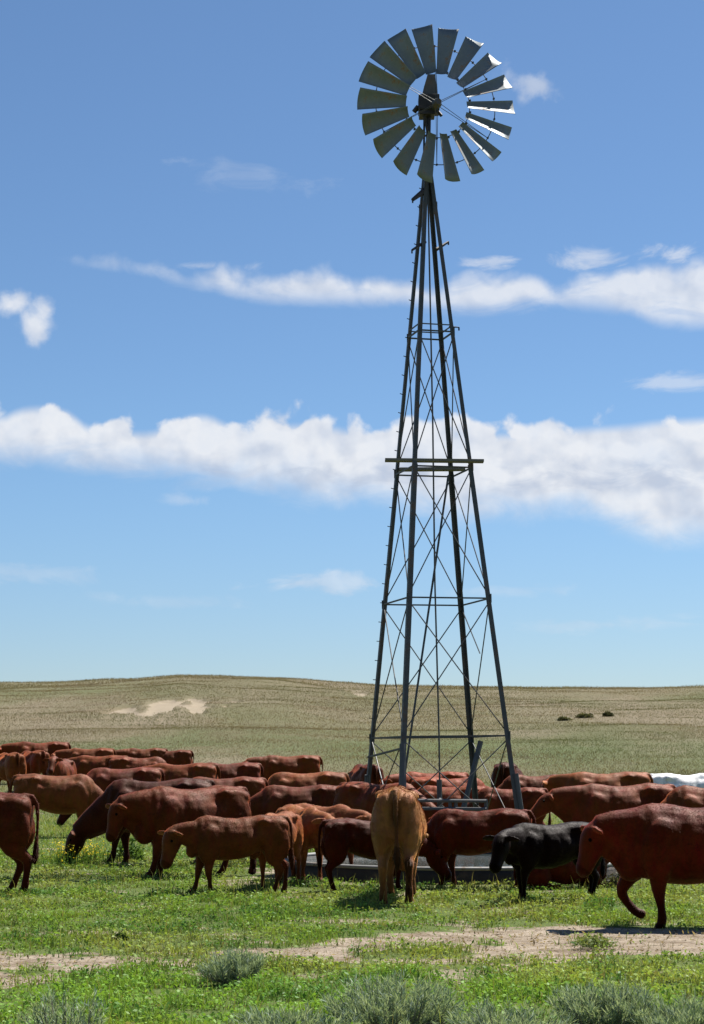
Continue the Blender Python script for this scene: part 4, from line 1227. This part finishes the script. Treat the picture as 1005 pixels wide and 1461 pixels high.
# leafy weeds and shrubs that can be told apart
def weed(label, px, py, wpx, hpx, seed, c1=(0.06, 0.12, 0.03), c2=(0.12, 0.19, 0.05), group="leafy weeds in the meadow", depth=None, name="weed_clump"):
    rg = np.random.default_rng(seed)
    gx_, gy_ = ground_px(px, py)
    if depth: gx_, gy_ = at_depth(px, 1150, depth)[:2]
    p = F / gy_; wd = wpx / p; ht = hpx / p
    n = 420
    a = rg.uniform(0, 2 * np.pi, n); rr = np.sqrt(rg.uniform(0, 1, n)) * wd / 2
    P = np.stack([rr * np.cos(a), rr * np.sin(a), ht * rg.uniform(0.05, 1.0, n) * (1.08 - (2 * rr / wd) ** 2 * 0.6)], 1)
    vs, q, c = leaves(P, rg.uniform(0.03, 0.065, n) * max(ht / 0.2, 0.7), lerp(np.array(c1), np.array(c2), rg.uniform(0, 1, n)), rg)
    v2, q2, t2, c2_ = blades(np.stack([P[:80, 0] * 0.5, P[:80, 1] * 0.5, np.zeros(80)], 1), np.full(80, ht * 0.9), np.full(80, 0.008), rg.uniform(0.1, 0.5, 80), lerp(np.array(c1), np.array(c2), rg.uniform(0, 1, 80)), rg)
    me = np_mesh(name, np.concatenate([vs, v2]), [np.concatenate([q, q2 + len(vs)]), t2 + len(vs)], M_LEAF, {'col': np.concatenate([c, c2_])})
    o = link_mesh(name, me); o.location = (gx_, gy_, gz_at(gx_, gy_))
    tag(o, label, "weed", group)
weed("green leafy weed clump under the belly of the grazing dark cow", 182, 1228, 50, 32, 21)
weed("green bush growing at the foot of the windmill's right leg", 734, 1160, 40, 34, 22, depth=32.6)
weed("low green weed patch standing alone in the dirt track at right", 850, 1352, 66, 16, 23, (0.09, 0.13, 0.04), (0.17, 0.2, 0.08))
weed("dark clod of weeds and dung beside the right end of the tank", 878, 1264, 54, 18, 24, (0.035, 0.03, 0.02), (0.08, 0.08, 0.04))
weed("dark green weed tuft above the left end of the dirt track", 172, 1342, 20, 10, 25, (0.03, 0.06, 0.02), (0.06, 0.1, 0.03))

# scattered dark shrubs on the hillside, each a thing of its own
hs_l = [(835, 1024, 26, 6, "dark low shrub on the right hillside, longest of the dark ones"), (868, 1022, 15, 7, "round dark shrub right of the longest dark shrub on the hill"), (805, 1028, 18, 5, "thin dark shrub left of the longest dark shrub on the hill")]
for i, (px, py, wp, hp, lab) in enumerate(hs_l):
    # find where the sight line meets the hillside
    r_ = ray(px, py); ds = np.linspace(70, 225, 1500)
    zz = EYE + r_[2] / r_[1] * ds; xx = r_[0] / r_[1] * ds
    hit = np.where(terrain(xx, ds) >= zz)[0]
    d = ds[hit[0]] if len(hit) else 200.0
    x = r_[0] / r_[1] * d
    rg = np.random.default_rng(100 + i); p = F / d; wd, ht = wp / p, hp / p
    n = 380; a = rg.uniform(0, 2 * np.pi, n); rr = np.sqrt(rg.uniform(0, 1, n)) * wd / 2
    P = np.stack([rr * np.cos(a), rr * np.sin(a) * 0.7, ht * rg.uniform(0, 1, n) * (1.05 - (2 * rr / wd) ** 2 * 0.7)], 1)
    vs, q, c = leaves(P, rg.uniform(0.10, 0.26, n), lerp(np.array([0.05, 0.055, 0.03]), np.array([0.10, 0.10, 0.05]), rg.uniform(0, 1, n)), rg)
    o = link_mesh("hill_shrub", np_mesh("hill_shrub", vs, [q], M_LEAF, {'col': c})); o.location = (x, d, gz_at(x, d))
    tag(o, lab, "shrub", "dark shrubs dotted over the hillside")
